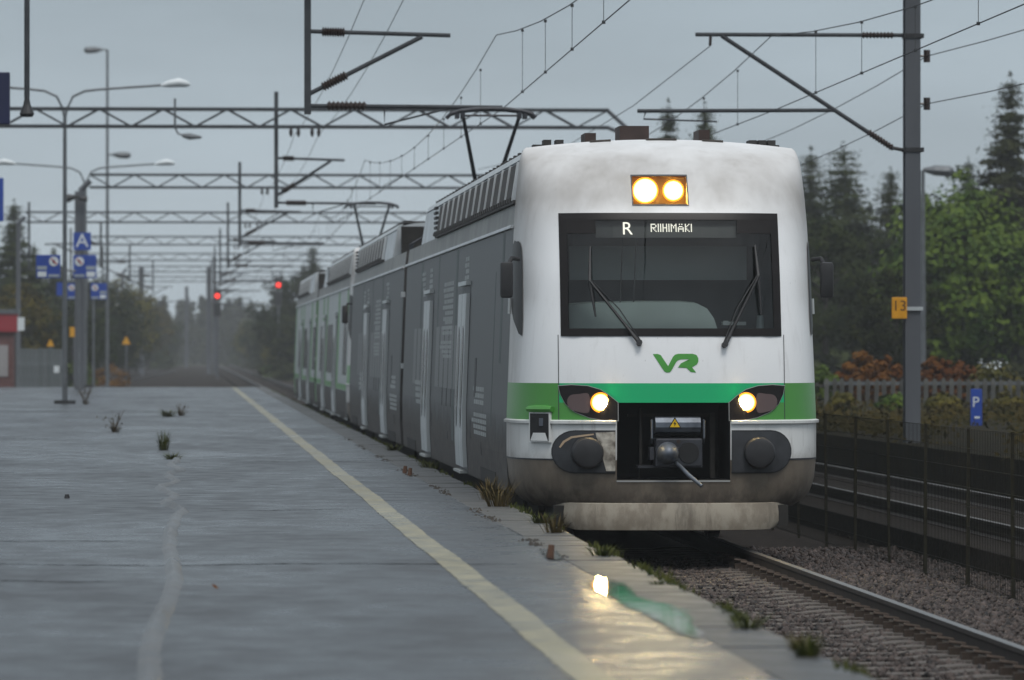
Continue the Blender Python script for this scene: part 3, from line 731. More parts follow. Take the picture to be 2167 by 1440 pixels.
    # ---- snow plough
    pw = MB(); n = 30; pr = [(.212, .05), (.218, .005), (.30, -.008), (.40, -.005), (.484, .012), (.492, .05)]
    for i in range(n+1):
        x = -1.17+2.34*i/n; t = abs(x)/1.17; cut = .07*max(0, (t-.78)/.22)**2
        for (z, dy) in pr:
            zz = max(z, .205+cut) if z < .3 else z
            pw.v.append((x*(1-.02*(z < .25)), -.06+dy+.42*t**5+.06*t*t, zz))
    for i in range(n):
        for k in range(len(pr)-1): a = i*len(pr)+k; pw.f.append((a, a+1, a+len(pr)+1, a+len(pr))); pw.m.append(0)
    pw.build('snow_plough', M['plow'], cab, smooth=True)
    MB().box(-1.2, 1.2, .30, 1.65, .25, .46).build('plough_bracket', M['under'], cab)
    # ---- wipers
    for sg, base, elbow, b0, b1 in ((-1, (1352, 727), (1253, 598), (1254, 524), (1262, 672)), (1, (1533, 731), (1606, 588), (1604, 520), (1613, 668))):
        w_ = bpy.data.objects.new('wiper', None); COL.objects.link(w_); w_.parent = cab
        Q = lambda p, o: SP((p[0]-1424)/208.5, mz(p[1]) if p[1] > 700 else (738-p[1])/208.0+2.06, o)
        a = Q(base, .05); e_ = Q(elbow, .07); mid = a.lerp(e_, .3)
        t = MB(); t.tube([a, mid, e_], [.024, .017, .014], 6)
        off = Vector((.05 if sg < 0 else -.05, -.01, .03))
        t.tube([a+off*.35, a.lerp(e_, .5)+off*.9, e_+off*.25], .006, 5); t.build('wiper_arm', M['rubber'], w_)
        MB().tube([Q(b0, .03), e_+Vector((0, .02, 0)), Q(b1, .03)], [.010, .021, .009], 6).build('wiper_blade', M['rubber'], w_)
        MB().tube([Q(base, .0), Q(base, .07)], .03, 10).build('wiper_pivot', M['rubber'], w_)
    # ---- side quarter windows and mirrors
    for sg in (-1, 1):
        q = MB(); pl = [(.99, 3.13), (.80, 3.17), (.66, 3.15), (.60, 3.0), (.57, 2.6), (.56, 2.19), (.75, 2.30), (.9, 2.42), (.98, 2.62)]
        ce = (.8, 2.75); o0 = len(q.v)
        def lift(a, z, o_):
            p = side_pt(sg, a, z); d = side_pt(sg, min(1, a+.02), z)-side_pt(sg, max(0, a-.02), z); nn = Vector((d.y, -d.x, 0)).normalized()
            if nn.x*sg < 0: nn = -nn
            return p+nn*o_
        K = 5
        ring_ = smooth_poly(pl, 2)
        for j in range(K+1):
            for (a, z) in ring_:
                t = j/K; q.v.append(tuple(lift(ce[0]+(a-ce[0])*t, ce[1]+(z-ce[1])*t, .008)))
        n = len(ring_)
        for j in range(K):
            for i in range(n): q.f.append((j*n+i, j*n+(i+1) % n, (j+1)*n+(i+1) % n, (j+1)*n+i)); q.m.append(0)
        q.build('quarter_window', M['quarter'], cab, smooth=True)
        mr_ = bpy.data.objects.new('mirror', None); COL.objects.link(mr_); mr_.parent = cab
        MB().box(sg*1.655-.065, sg*1.655+.065, .72, .86, 2.58, 2.95).build('mirror_housing', M['rubber'], mr_, bevel=.03, smooth=True)
        MB().tube([(sg*1.52, .92, 2.98), (sg*1.60, .82, 2.99), (sg*1.63, .80, 2.93)], .022, 8).build('mirror_arm', M['rubber'], mr_)
        hb = MB(); pts = [lift(.93, z, .03) for z in (2.58, 2.50, 2.42)]; hb.tube(pts, .018, 8); hb.build('grab_handle', M['pale'], mr_)
    # ---- little things on the roof edge
    tp = MB()
    for x, w in ((-.62, .11), (.02, .16), (.56, .11)):
        pts = [SP(x+d, 4.152, .006) for d in (-w, -w/3, w/3, w)]; tp.tube(pts, .016, 6)
    split(tp, 'roof_bracket', M['louvre'], cab)
    rb2 = MB().box(-.26, .06, 3.6, 4.2, 4.2, 4.47).box(.58, .70, 3.4, 4.0, 4.2, 4.42).box(-.62, -.50, 3.8, 4.4, 4.2, 4.40)
    split(rb2, 'roof_unit', mat('roof_unit_brown', (.040, .022, .018), .7, var=.3, scale=5), cab)
    hk = MB()
    for x in (-1.15, -1.02, 1.02, 1.12, 1.22): hk.box(x-.04, x+.04, 2.0, 2.3, 4.17, 4.255)
    split(hk, 'roof_hook', M['roofdark'], cab)
    return cab

SEC = [(1.58, .56), (1.60, .95), (1.60, 1.35), (1.525, 3.33), (1.515, 3.37), (1.49, 3.58)]
def xs_at(z): return float(np.interp(z, [p[1] for p in SEC], [p[0] for p in SEC]))
FAIR = [(1.49, 3.582), (1.42, 4.03), (1.32, 4.11), (1.14, 4.15), (0, 4.23)]
def fx_at(z): return float(np.interp(z, [3.582, 4.03, 4.11], [1.49, 1.42, 1.32]))

def slab_on_side(mb, y0, y1, z0, z1, t, m=0, sg=-1, inset=.004):
    """a panel lying on the car's side, t proud of it"""
    za = [z0]+[z for _, z in SEC if z0 < z < z1]+[z1]
    pts = [(xs_at(z)+t, z) for z in za]+[(xs_at(z)-inset, z) for z in za[::-1]]
    return mb.prism([(sg*x, z) for x, z in pts], 'y', y0, y1, m)

def car(train, y0, y1, livery, fair, doors, gap_at):
    body = MB(); sec = [(-x, z) for x, z in SEC[::-1]]+SEC
    full = [(x, z) for x, z in sec]
    n = len(full)
    for y in (y0, y1): body.v += [(x, y, z) for x, z in full]
    for i in range(n):
        z_ = (full[i][1]+full[(i+1) % n][1])/2
        top = i == n-1
        m = 1 if 3.33 < z_ < 3.6 else 0
        body.f.append((i, (i+1) % n, n+(i+1) % n, n+i)); body.m.append(m)
    body.f += [tuple(range(n-1, -1, -1)), tuple(range(n, 2*n))]; body.m += [2, 2]
    # bogie cut-outs are dark panels under the skirt
    b = body.build('car_body', [M['wrap'] if livery == 'grey' else M['liv_white'], M['wrap2'], M['roofdark']], train)
    ro = MB().box(-1.40, 1.40, y0+.01, y1-.01, 3.583, 3.60); ro.build('roof_deck', M['roofdark'], train)
    g = MB()
    for sg in (-1, 1): slab_on_side(g, y0+.02, y1-.02, 3.318, 3.352, .035, 0, sg)
    split(g, 'rain_gutter', M['palewhite'], train)
    # roof fairings with louvre panels
    for (a, c, la, lb, npan) in fair:
        fm = MB(); prof = [(-x, z) for x, z in FAIR]+[(x, z) for x, z in FAIR[::-1][1:]]
        fm.prism(prof, 'y', a, c)
        fo = fm.build('roof_fairing', M['palewhite'], train, smooth=True)
        rl = MB()
        for sg in (-1, 1): rl.prism([(sg*x, z) for x, z in ((1.395, 4.045), (1.425, 4.05), (1.385, 4.125), (1.31, 4.14))], 'y', a+.05, c-.05)
        split(rl, 'edge_rail', M['pale'], fo)
        dk = MB().box(-1.28, 1.28, a+.1, c-.1, 4.155, 4.19)
        yy = a+.3
        while yy < c-.5: dk.box(-1.30, -1.16, yy, yy+.25, 4.13, 4.205); dk.box(1.16, 1.30, yy, yy+.25, 4.13, 4.205); yy += .8
        dk.build('roof_walkway', M['roofdark'], fo)['kind'] = 'stuff'
        zb, zt_ = 3.62, 4.01
        for sg in (-1, 1):
            bk = MB(); xb, xt = fx_at(zb), fx_at(zt_)
            bk.add([(sg*(xb+.004), la, zb), (sg*(xb+.004), lb, zb), (sg*(xt+.004), lb, zt_), (sg*(xt+.004), la, zt_)], [(0, 1, 2, 3)])
            bk.build('louvre_back', M['rubber'], fo)
            pw_ = (lb-la)/npan
            pm = MB(); gp = .03
            pm.add([(sg*(xb+.010), gp, zb), (sg*(xb+.010), pw_-gp, zb), (sg*(xt+.010), pw_-gp, zt_), (sg*(xt+.010), gp, zt_), (sg*(xb+.03), gp, zb), (sg*(xb+.03), pw_-gp, zb), (sg*(xt+.03), pw_-gp, zt_), (sg*(xt+.03), gp, zt_)],
                   [(4, 5, 6, 7), (0, 1, 5, 4), (1, 2, 6, 5), (2, 3, 7, 6), (3, 0, 4, 7)])
            pme = pm.mesh('louvre_panel', M['louvre'])
            bar = MB().add([(sg*(xb+.006), -.018, zb-.01), (sg*(xb+.006), .018, zb-.01), (sg*(xt+.006), .018, zt_+.01), (sg*(xt+.006), -.018, zt_+.01), (sg*(xb+.05), -.018, zb-.01), (sg*(xb+.05), .018, zb-.01), (sg*(xt+.05), .018, zt_+.01), (sg*(xt+.05), -.018, zt_+.01)],
                           [(4, 5, 6, 7), (0, 1, 5, 4), (1, 2, 6, 5), (2, 3, 7, 6), (3, 0, 4, 7)]).mesh('louvre_bar', M['palewhite'])
            for i in range(npan):
                put(pme, 'louvre_panel', fo, (0, la+i*pw_, 0)); put(bar, 'louvre_bar', fo, (0, la+i*pw_, 0))
            tr = MB(); tr.box(sg*1.50-.03, sg*1.50+.03, la-.3, lb, 3.575, 3.612)
            yy = la
            while yy < lb: tr.box(sg*1.52-.03, sg*1.52+.03, yy, yy+.16, 3.60, 3.645); yy += .42
            tr.build('louvre_rail', M['roofdark'], fo)['kind'] = 'stuff'
            gr = MB()
            for k in range(6): gr.box(sg*1.49-.02, sg*1.49+.02, lb+.1, lb+.7, 3.64+k*.068, 3.675+k*.068)
            split(gr, 'vent_slat', M['rubber'], fo)
    # doors
    for dy in doors:
        for sg in (-1, 1):
            d = bpy.data.objects.new('side_door', None); COL.objects.link(d); d.parent = train; d.location = (0, dy, 0)
            slab_on_side(MB(), -.06, 1.86, .60, 2.80, .004, 0, sg).build('door_frame', M['darkgrey'], d)
            for k in range(2):
                a = k*.92
                lf = slab_on_side(MB(), a+.02, a+.88, .64, 2.72, .050, 0, sg).build('door_leaf', M['pale'], d)
                wn = MB(); pts = [(a+.45+.27*math.sin(t)*(1 if abs(math.sin(t)) < 2 else 1), 1.72+.62*math.cos(t)) for t in np.linspace(0, 2*math.pi, 16, endpoint=False)]
                wn.v += [(sg*(xs_at(z)+.056), y, z) for y, z in pts]; wn.f.append(tuple(range(16))); wn.m.append(0)
                wn.build('door_window', M['win'], d)
            slab_on_side(MB(), -.02, 1.82, 2.82, 2.87, .06, 0, sg).build('door_header', M['pale'], d)
            MB().box(sg*1.62-.05, sg*1.62+.04, .1, 1.7, .565, .595).build('door_step', M['trim'], d)
    # lower windows and skirts
    u = MB().box(-1.25, 1.25, y0+.3, y1-.3, .18, .57); u.build('underframe', M['under'], train)
    for yb in (y0+3.6, y1-3.0):
        bo = bpy.data.objects.new('bogie', None); COL.objects.link(bo); bo.parent = train; bo.location = (0, yb, 0)
        sk = MB()
        for sg in (-1, 1): slab_on_side(sk, -1.5, 1.5, .562, .72, .006, 0, sg)
        sk.box(-1.3, -1.1, -1.6, 1.6, .30, .55); sk.box(1.1, 1.3, -1.6, 1.6, .30, .55)
        split(sk, 'bogie_frame', M['under'], bo)
        for ax in (-1.1, 1.1):
            w = MB()
            for sg in (-1, 1): w.tube([(sg*.74, ax, .43), (sg*.87, ax, .43)], [.45, .43], 24)
            w.tube([(-.75, ax, .43), (.75, ax, .43)], .08, 10); w.build('wheelset', M['steel_dark'], bo)
    return b

def grey_sides(train, y0, y1, doors, front):
    lt = MB(); random.seed(int(y0*10)+1)
    def words(y, z, w, h, rows, fill=.7):
        for r_ in range(rows):
            zz = z-r_*h*1.5; q = y
            while q < y+w*random.uniform(.75, 1):
                ln = random.uniform(.12, .45); slab_on_side(lt, q, q+ln, zz-h, zz, .003); q += ln+.09
    d0, d1 = doors
    mid = (d0+d1)/2+.9
    words(mid-1.6, 2.92, 2.6, .05, 7); words(mid-1.5, 2.42, 2.5, .045, 3); words(mid-1.5, 2.16, 2.8, .04, 4)
    for dd in doors:
        words(dd+.5, 3.17, .9, .05, 4); 
    words(d0-3.6, 1.62, 2.2, .05, 3); words(d0-4.2, 1.32, 2.8, .045, 4)
    words(d1+2.6, 3.15, .9, .05, 5); words(d1+3, 1.6, 1.8, .06, 4)
    lt.build('side_lettering', M['letter'], train)['kind'] = 'stuff'
    ds = MB()
    for k in range(4): slab_on_side(ds, d0+2.6+k*1.15, d0+2.75+k*1.15, 1.32, 1.55, .004)
    for y, z, w, h in ((d0-1.9, 1.5, .35, .45), (d0+2.0, .95, .12, .12), (d0-.9, 1.0, .07, .22), (d1-.5, 1.0, .1, .18), (d1+2.2, 1.45, .3, .5), (d0-3.2, .85, .05, .15), (d1+1.9, .9, .1, .14), (d0+4.6, .9, .14, .1)):
        slab_on_side(ds, y, y+w, z, z+h, .004)
    split(ds, 'side_hatch', M['rubber'], train)
    fs = MB()
    for y, w, z0_, z1_ in ((d0-6.6, .35, 1.9, 3.3), (d0-5.2, .12, 1.2, 2.9), (d0+3.1, .5, .9, 3.3), (d0+8.0, .3, 2.0, 3.3), (d1+3.6, .4, 2.2, 3.3)):
        if y > y0: slab_on_side(fs, y, y+w, z0_, z1_, .0015)
    split(fs, 'faded_stripe', mat('faded_stripe', (.060, .075, .074), .5, var=.3, scale=3, stretch=(1, 1, .3), spec=.2), train)
    wn = MB()
    for k in range(5):
        yy = d0+2.4+k*1.22
        if yy+1 < d1-.2: slab_on_side(wn, yy, yy+1.02, 1.55, 2.35, .0025)
    for k in range(3):
        yy = d1+2.2+k*1.3
        if yy+1 < y1: slab_on_side(wn, yy, yy+1.0, 1.55, 2.35, .0025)
    split(wn, 'wrapped_window', mat('wrapped_glass', (.050, .053, .056), .35, var=.2, scale=3, stretch=(1, 1, .2), spec=.25), train)

def green_sides(train, y0, y1, doors):
    g = MB(); d0, d1 = doors
    for (a, b, z0, z1) in ((y0+.3, y0+1.3, 2.75, 3.3), (d0-1.4, d0-.2, 1.3, 3.3), (d0+2.1, d0+2.5, 1.3, 2.7), (d1-1.2, d1-.1, 1.3, 3.3), (d1+2.2, d1+3.4, 1.3, 3.3), (y1-1.6, y1-.5, .7, 3.3), (y0+.4, y1-.2, 1.18, 1.30)):
        slab_on_side(g, a, b, z0, z1, .003)
    split(g, 'green_band', M['liv_green'], train)
    for k in range(4):
        yy = d0+2.7+k*1.5
        if yy+1.2 < d1: slab_on_side(MB(), yy, yy+1.2, 1.5, 2.62, .008).build('side_window', M['win'], train)
    for yy in (y0+.7, y0+2.1, d1+2.4, d1+3.9):
        if yy+1.1 < y1 and not any(abs(yy-d) < 1.9 for d in doors): slab_on_side(MB(), yy, yy+1.1, 1.5, 2.62, .008).build('side_window', M['win'], train)
    lw = MB(); slab_on_side(lw, y0+.2, y1-.2, .60, 1.17, .002); lw.build('lower_grey_band', M['wrap'], train)

def roof_gap(train, y0, y1, panto_y):
    g = bpy.data.objects.new('roof_equipment', None); COL.objects.link(g); g.parent = train
    MB().box(-1.36, 1.36, y1-.25, y1-.02, 3.6, 4.09).build('equipment_wall', M['under'], g)
    MB().box(-.75, 1.2, y0+.5, y1-.8, 3.6, 4.05).build('equipment_box', M['roofdark'], g)
    for k in range(3):
        ins = MB(); yy = y0+1.2+k*1.1
        zs = np.linspace(3.6, 4.12, 16); ins.tube([(-1.05, yy, z) for z in zs], [.11 if i % 2 else .055 for i in range(16)], 12)
        ins.build('insulator', M['insul'], g)
    hp = MB()
    for k in range(3):
        yy = y1-3.2+k*.5; hp.tube([(-1.3, yy, 3.6), (-1.3, yy, 3.75), (-1.15, yy, 3.84), (-1.0, yy, 3.75), (-1.0, yy, 3.6)], .022, 6)
    split(hp, 'roof_hoop', M['steel_dark'], g)
    p = bpy.data.objects.new('pantograph', None); COL.objects.link(p); p.parent = train; p.location = (0, panto_y, 0)
    MB().box(-.6, .6, -.6, .6, 3.98, 4.05).build('pantograph_base', M['steel_dark'], p)
    pf = MB()
    for sg in (-1, 1):
        pf.tube([(sg*.10, .8, 4.08), (sg*.17, 1.3, 4.75), (sg*.46, -.1, 5.84)], [.05, .038, .03], 8)
    pf.tube([(-.2, 1.3, 4.76), (.2, 1.3, 4.76)], .035, 8); split(pf, 'pantograph_arm', M['gantry'], p)
    hd = MB(); pts = [(-.72, 0, 5.80), (-.66, 0, 5.86), (-.5, 0, 5.91), (-.25, 0, 5.938), (0, 0, 5.945), (.25, 0, 5.938), (.5, 0, 5.91), (.66, 0, 5.86), (.72, 0, 5.80)]
    for dy in (-.18, .18): hd.tube([(x, dy, z) for x, y, z in pts], .032, 8)
    for x in (-.55, -.46, .46, .55): hd.box(x-.03, x+.03, -.2, .2, 5.79, 5.89)
    hd.tube([(-.5, 0, 5.84), (.5, 0, 5.84)], .02, 6)
    hd.build('pantograph_head', M['steel_dark'], p)

NOSE = 54.0
def train_unit(y_nose, livery, label):
    t = thing('commuter_train', label, 'train', (TX, y_nose, 0), 0, None)
    build_cab(t, 0)
    car(t, 1.70, 28.5, livery, [(1.72, 24.3, 2.0, 19.3, 13)], (9.7, 19.2), None)
    car(t, 29.5, 55.2, livery, [(35.1, 55.2, 39.2, 53.4, 10)], (35.0, 44.6), None)
    MB().box(-1.42, 1.42, 28.5, 29.5, .6, 3.5).build('gangway_bellows', M['rubber'], t)
    jl = MB()
    for z in (1.75, 2.86): jl.box(-1.60, -1.54, 28.9, 29.05, z, z+.08)
    split(jl, 'joint_marker', M['palewhite'], t)
    roof_gap(t, 24.3, 35.0, 32.5)
    if livery == 'grey': grey_sides(t, 1.7, 29, (9.7, 19.2), True); grey_sides(t, 29.12, 55.2, (35.0, 44.6), False)
    else: green_sides(t, 1.7, 29, (9.7, 19.2)); green_sides(t, 29.12, 55.2, (35.0, 44.6))
    return t
train1 = train_unit(NOSE, 'grey', 'leading grey-wrapped train unit with white and green front and lit headlights')
train2 = train_unit(NOSE+55.6, 'green', 'white and green train unit coupled behind the grey one')

# ------------------------------------------------------------------ overhead line
CW = 5.96
def lattice(x0, x1, z0, z1, parent, d, pitch=.83):
    bar_l = math.hypot(pitch, z1-z0)
    for z in (z0, z1):
        c = MB()
        for dy in (-.22, .22): c.box(x0, x1, dy-.035, dy+.035, z-.04, z+.04)
        split(c, 'truss_chord', M['gantry'], parent)
    n = int((x1-x0)/pitch); p = (x1-x0)/n; meshes = []
    for up in (0, 1):
        m = MB(); a, b = ((0, z0), (p, z1)) if up else ((0, z1), (p, z0))
        for dy in (-.22, .22): m.tube([(a[0], dy, a[1]), (b[0], dy, b[1])], .022, 5)
        meshes.append(m.mesh('lattice_bar', M['gantry']))
    for i in range(n): put(meshes[i % 2], 'lattice_bar', parent, (x0+i*p, 0, 0))
def cantilever(parent, xp, zb, reach, sg, upper_drop=1.6, reg=True):
    """bracket: top tube, diagonal stay, registration tube, each with a dark ribbed insulator near the post"""
    zt_ = zb+upper_drop; zlow = zb+.12
    def ins(a, b, t0, t1, r_):
        a, b = Vector(a), Vector(b); k = 9
        m = MB(); m.tube([a.lerp(b, t0+(t1-t0)*i/(2*k)) for i in range(2*k+1)], [r_ if i % 2 else r_*.6 for i in range(2*k+1)], 8)
        m.build('insulator', M['insul'], parent)
    A = (xp, 0, zt_); B = (xp+sg*(reach+.05), 0, zt_-.06)
    MB().tube([A, B], .035, 8).build('top_tube', M['gantry'], parent); ins(A, B, .10, .26, .085)
    C = (xp, 0, zlow+.1); D = (xp+sg*reach*.82, 0, zt_-.08)
    MB().tube([C, D], .038, 8).build('diagonal_tube', M['gantry'], parent); ins(C, D, .13, .34, .085)
    if reg:
        E = (xp, 0, zlow-.08); G = (xp+sg*(reach+.9), 0, zlow-.10)
        MB().tube([E, G], .034, 8).build('registration_tube', M['gantry'], parent); ins(E, G, .10, .30, .085)
        MB().tube([(xp+sg*(reach*.55), 0, zlow-.1), (xp+sg*(reach*.55), 0, zlow-.38), (xp+sg*(reach+.1), 0, zb+.02)], .018, 6).build('steady_arm', M['gantry'], parent)
GD = [86.7, 144.4, 199, 254, 309, 364, 419, 480]
GL = ['nearest overhead gantry, only its drop posts and bracket arms in view', 'second overhead gantry, wide lattice beam crossing above the pantograph', 'third overhead gantry, lattice beam with left column behind the platform signs',
      'fourth overhead gantry beam above the signs, fainter', 'fifth overhead gantry beam in the haze', 'sixth overhead gantry beam in the haze', 'seventh overhead gantry beam, faint in the haze', 'farthest overhead gantry, faint above the vanishing tracks']
for i, d in enumerate(GD):
    g = thing('overhead_gantry', GL[i], 'gantry', (0, d, 0), 0, 'overhead line gantries across the tracks')
    xl = [-9.2, -9.2, -3.55, -7.6, -5.4, -7.0, -4.6, -6.0][i]; xr = 11.45
    if i < 6:
        lattice(xl, xr, 8.05, 8.52, g, d)
    else:
        c = MB().box(xl, xr, -.2, .2, 8.46, 8.54).box(xl, xr, -.2, .2, 8.02, 8.10)
        for k in range(int((xr-xl)/.9)): c.tube([(xl+k*.9, 0, 8.06 if k % 2 else 8.5), (xl+(k+1)*.9, 0, 8.5 if k % 2 else 8.06)], .02, 4)
        c.build('truss_beam', M['gantry'], g)
    cwid = .35 if i in (0, 1, 2) else .2
    col = MB().box(xl-.2-cwid, xl-.2, -.2, .2, -.6, 7.9); col.tube([(xl-.37, 0, 7.9), (xl+.02, 0, 8.3)], .12, 6); col.build('column', M['mast'], g)
    if i:
        col = MB().box(xr+.35, xr+.7, -.2, .2, .4, 8.0); col.tube([(xr, 0, 8.5), (xr+.5, 0, 8.05)], .06, 6); col.tube([(xr, 0, 8.05), (xr+.5, 0, 7.85)], .06, 6); col.build('column', M['mast'], g)
    xp = [1.98, 2.45, 2.02, 2.02, 2.0, 2.0, 2.0, 2.0][i]
    MB().box(xp-.055, xp+.055, -.05, .05, 5.86, 9.0).build('drop_post', M['gantry'], g)
    cantilever(g, xp, CW, TX-xp-.7, 1, 1.25)
    if i >= 1:
        fi = MB()
        for x in (2.85, 3.05, 3.42, 3.6): fi.tube([(x, 0, 8.02), (x, 0, 7.93), (x, 0, 7.86), (x, 0, 7.78)], [.03, .05, .05, .02], 8)
        split(fi, 'feeder_insulator', M['insul'], g)
    if i in (3, 4, 5):
        xq = [-7.4, -6.6, -5.6][i-3]
        MB().box(xq-.055, xq+.055, -.05, .05, 5.8, 9.0).build('drop_post', M['gantry'], g)
        cantilever(g, xq+3.4, CW-.1, 2.6, -1, 1.2, reg=False)
        MB().box(xq+3.35, xq+3.45, -.05, .05, 5.9, 8.1).build('drop_post', M['gantry'], g)
# steel mast on the right with its bracket
g = thing('steel_mast', 'tall grey steel mast at right with bracket arms reaching left over the tracks', 'mast', (11.85, 86.7, 0))
m = MB(); m.box(-.125, .125, -.15, -.135, .3, 12); m.box(-.125, .125, .135, .15, .3, 12); m.box(-.03, .03, -.134, .134, .3, 12)
m.build('mast_post', M['mast'], g)
cl = MB(); cl.box(-.14, .18, -.17, .17, 7.13, 7.2); cl.box(-.14, .18, -.17, .17, 5.27, 5.34); split(cl, 'clamp', M['rubber'], g)
def seg(a, b, r_, name, m_, n=8): return MB().tube([a, b], r_, n).build(name, m_, g)
seg((-.12, 0, 7.18), (-3.55, 0, 7.18), .033, 'top_tube', M['gantry'])
def ribs(a, b, r_, par):
    a, b = Vector(a), Vector(b); MB().tube([a.lerp(b, i/18) for i in range(19)], [r_ if i % 2 else r_*.55 for i in range(19)], 8).build('insulator', M['insul'], par)
ribs((-.30, 0, 7.18), (-.82, 0, 7.18), .058, g)
seg((-.12, 0, 5.30), (-.32, 0, 5.34), .03, 'diagonal_tube', M['rubber']); seg((-.30, 0, 5.32), (-3.12, 0, 7.16), .036, 'diagonal_tube', M['gantry']); ribs((-.32, 0, 5.34), (-.72, 0, 5.60), .062, g)
seg((-1.27, 0, 5.95), (-4.5, 0, 5.93), .032, 'registration_tube', M['gantry'])
MB().tube([(-4.36, 0, 5.92), (-4.4, 0, 5.80), (-3.2, 0, 5.76)], .016, 6).build('steady_arm', M['gantry'], g)
seg((-3.30, 0, 7.17), (-3.31, 0, 7.0), .025, 'wire_clamp', M['insul'])
for z in (6.84, 6.06):
    t = MB(); t.tube([(.12, 0, z), (.22, 0, z)], .02, 6); t.tube([(.25, 0, z-.10), (.25, 0, z+.10)], [.055, .055], 10); t.build('wire_insulator', M['insul'], g)
# the kilometre plate on the mast and its bracket
MB().box(-.13, .16, -.19, -.17, 2.68, 2.74).build('plate_bracket', M['pale'], g)
yp = thing('yellow_plate', 'small yellow number plate on the left side of the steel mast', 'sign', (11.62, 86.5, 2.72))
MB().box(-.125, .125, -.012, .012, -.175, .175).build('plate', mat('sign_yellow', (.60, .27, .005), .5, var=.15, scale=6), yp, bevel=.01)
put(text_mesh('13', .24, mat('sign_brown', (.12, .05, .005), .6), .002), 'number', yp, (0, -.0145, .03), (R(90), 0, 0))

# wires
def wire_path(pts, r_): return MB().tube(pts, r_, 5, cap=False)
def catenary(x, ys, label, mlabel, zc=CW, zm=7.16, sagm=.75, stag=.2):
    cpts = []; mpts = []; drops = []
    for i in range(len(ys)-1):
        a, b = ys[i], ys[i+1]; n = 10
        for k in range(n+1):
            t = k/n; y = a+(b-a)*t
            s0 = stag if i % 2 else -stag
            xx = x+s0*(1-2*t); zz = zm-4*sagm*t*(1-t)
            cpts.append((xx, y, zc)); mpts.append((xx*.0+x+s0*.5*(1-2*t), y, zz))
            if 0 < k < n: drops.append((xx, y, zc, zz, x+s0*.5*(1-2*t)))
    cw = tag(wire_path(cpts, .0085).build('contact_wire', M['wire']), label, 'wire')
    mw = thing('messenger_wire', mlabel, 'wire', (0, 0, 0))
    wire_path(mpts, .0085).build('cable', M['wire'], mw)
    dm = MB().box(-.004, .004, -.004, .004, 0, 1).mesh('dropper', M['wire'])
    clm = MB().box(-.02, .02, -.02, .02, -.02, .02).mesh('dropper_clip', M['wire'])
    for (xx, y, z0, z1, xm) in drops:
        if y < 260:
            o = put(dm, 'dropper', mw, (xx, y, z0), (0, 0, 0), (1, 1, z1-z0))
            put(clm, 'dropper_clip', mw, (xx, y, z0)); put(clm, 'dropper_clip', mw, (xx, y, z1))
catenary(TX, [29, 86.7, 144.4, 199, 254, 309, 364, 419, 480], 'contact wire over the train track, touched by the pantograph', 'messenger wire with droppers above the train')
catenary(9.47, [29, 86.7, 144.4, 199, 254, 309], 'contact wire over the right-hand track, crossing behind the mast arms', 'messenger wire with droppers over the right-hand track', stag=.15)
tag(wire_path([(8.55, 86.7, 7.0), (8.4, 100, 6.62), (8.2, 118, 6.4), (7.9, 144, 6.9)], .008).build('support_wire', M['wire']), 'thin wire running down left from the tip of the mast bracket', 'wire')
for x, z, lab in ((2.65, 7.85, 'left one of two thin feeder wires hung under the gantries'), (3.3, 7.85, 'right one of two thin feeder wires hung under the gantries')):
    pts = []
    for a, b in zip([29]+GD[:-1], GD):
        for k in range(6): t = k/6; pts.append((x+.3, a+(b-a)*t, z-1.0*t*(1-t)))
    tag(wire_path(pts, .0075).build('feeder_wire', M['wire']), lab, 'wire')
for z, dx, lab in ((6.84, .0, 'wire from the upper insulator on the right of the mast'), (6.06, 0, 'wire from the lower insulator on the right of the mast')):
    pts = [(12.1+.3*t*0, 86.7-60*t, z-.9*4*t*(1-t)*.35) for t in np.linspace(0, 1, 10)]
    pts2 = [(12.1, 86.7+57.7*t, z-.9*4*t*(1-t)*.5) for t in np.linspace(0, 1, 10)]
    tag(wire_path(pts[::-1]+pts2[1:], .0085).build('return_wire', M['wire']), lab, 'wire')
# tall poles far ahead
g = thing('steel_mast', 'dark mast standing left of the far tracks, against the left tree line', 'mast', (-3.7, 450, 0))
MB().box(-.22, .22, -.2, .2, -.6, 8.9).build('mast_post', M['mast'], g); cantilever(g, .2, 6.0, 2.4, 1, 1.3)
g = thing('steel_mast', 'thick dark mast between the far tracks beside the left red signal', 'mast', (2.15, 470, 0))
split(MB().box(-.30, .10, -.2, .2, -.6, 9.2).box(.25, .55, .8, 1.1, -.6, 10.2), 'mast_post', M['mast'], g); cantilever(g, .2, 6.0, 2.4, 1, 1.3)
g = thing('steel_mast', 'slim far mast in the haze at the end of the tracks', 'mast', (.15, 640, 0))
MB().box(-.2, .2, -.2, .2, -.6, 9.5).build('mast_post', M['mast'], g); cantilever(g, .2, 6.0, 2.4, 1, 1.3)

# ------------------------------------------------------------------ signals
M['red'] = emission('signal_red', (1, .045, .03), 2.2)
def signal(x, d, zr, label):
    s = thing('railway_signal', label, 'signal', (x, d, 0), 0, 'red railway signals ahead')
    MB().tube([(0, .1, -.5), (0, .1, zr-.8)], .09, 8).build('signal_post', M['mast'], s)
    MB().box(-.3, .3, 0, .18, zr-.35, zr+.55).build('signal_head', M['rubber'], s, bevel=.05)
    MB().box(-.28, .28, 0, .18, zr-1.55, zr-.5).build('signal_box', M['rubber'], s, bevel=.05)
    MB().tube([(0, -.05, zr), (0, -.02, zr)], .19, 16).build('red_lamp', M['red'], s)
signal(2.42, 406, 6.05, 'red signal on the left beside the thick mast, lamp lit')
signal(7.2, 414, 6.98, 'red signal on the right above the rear of the train, lamp lit')

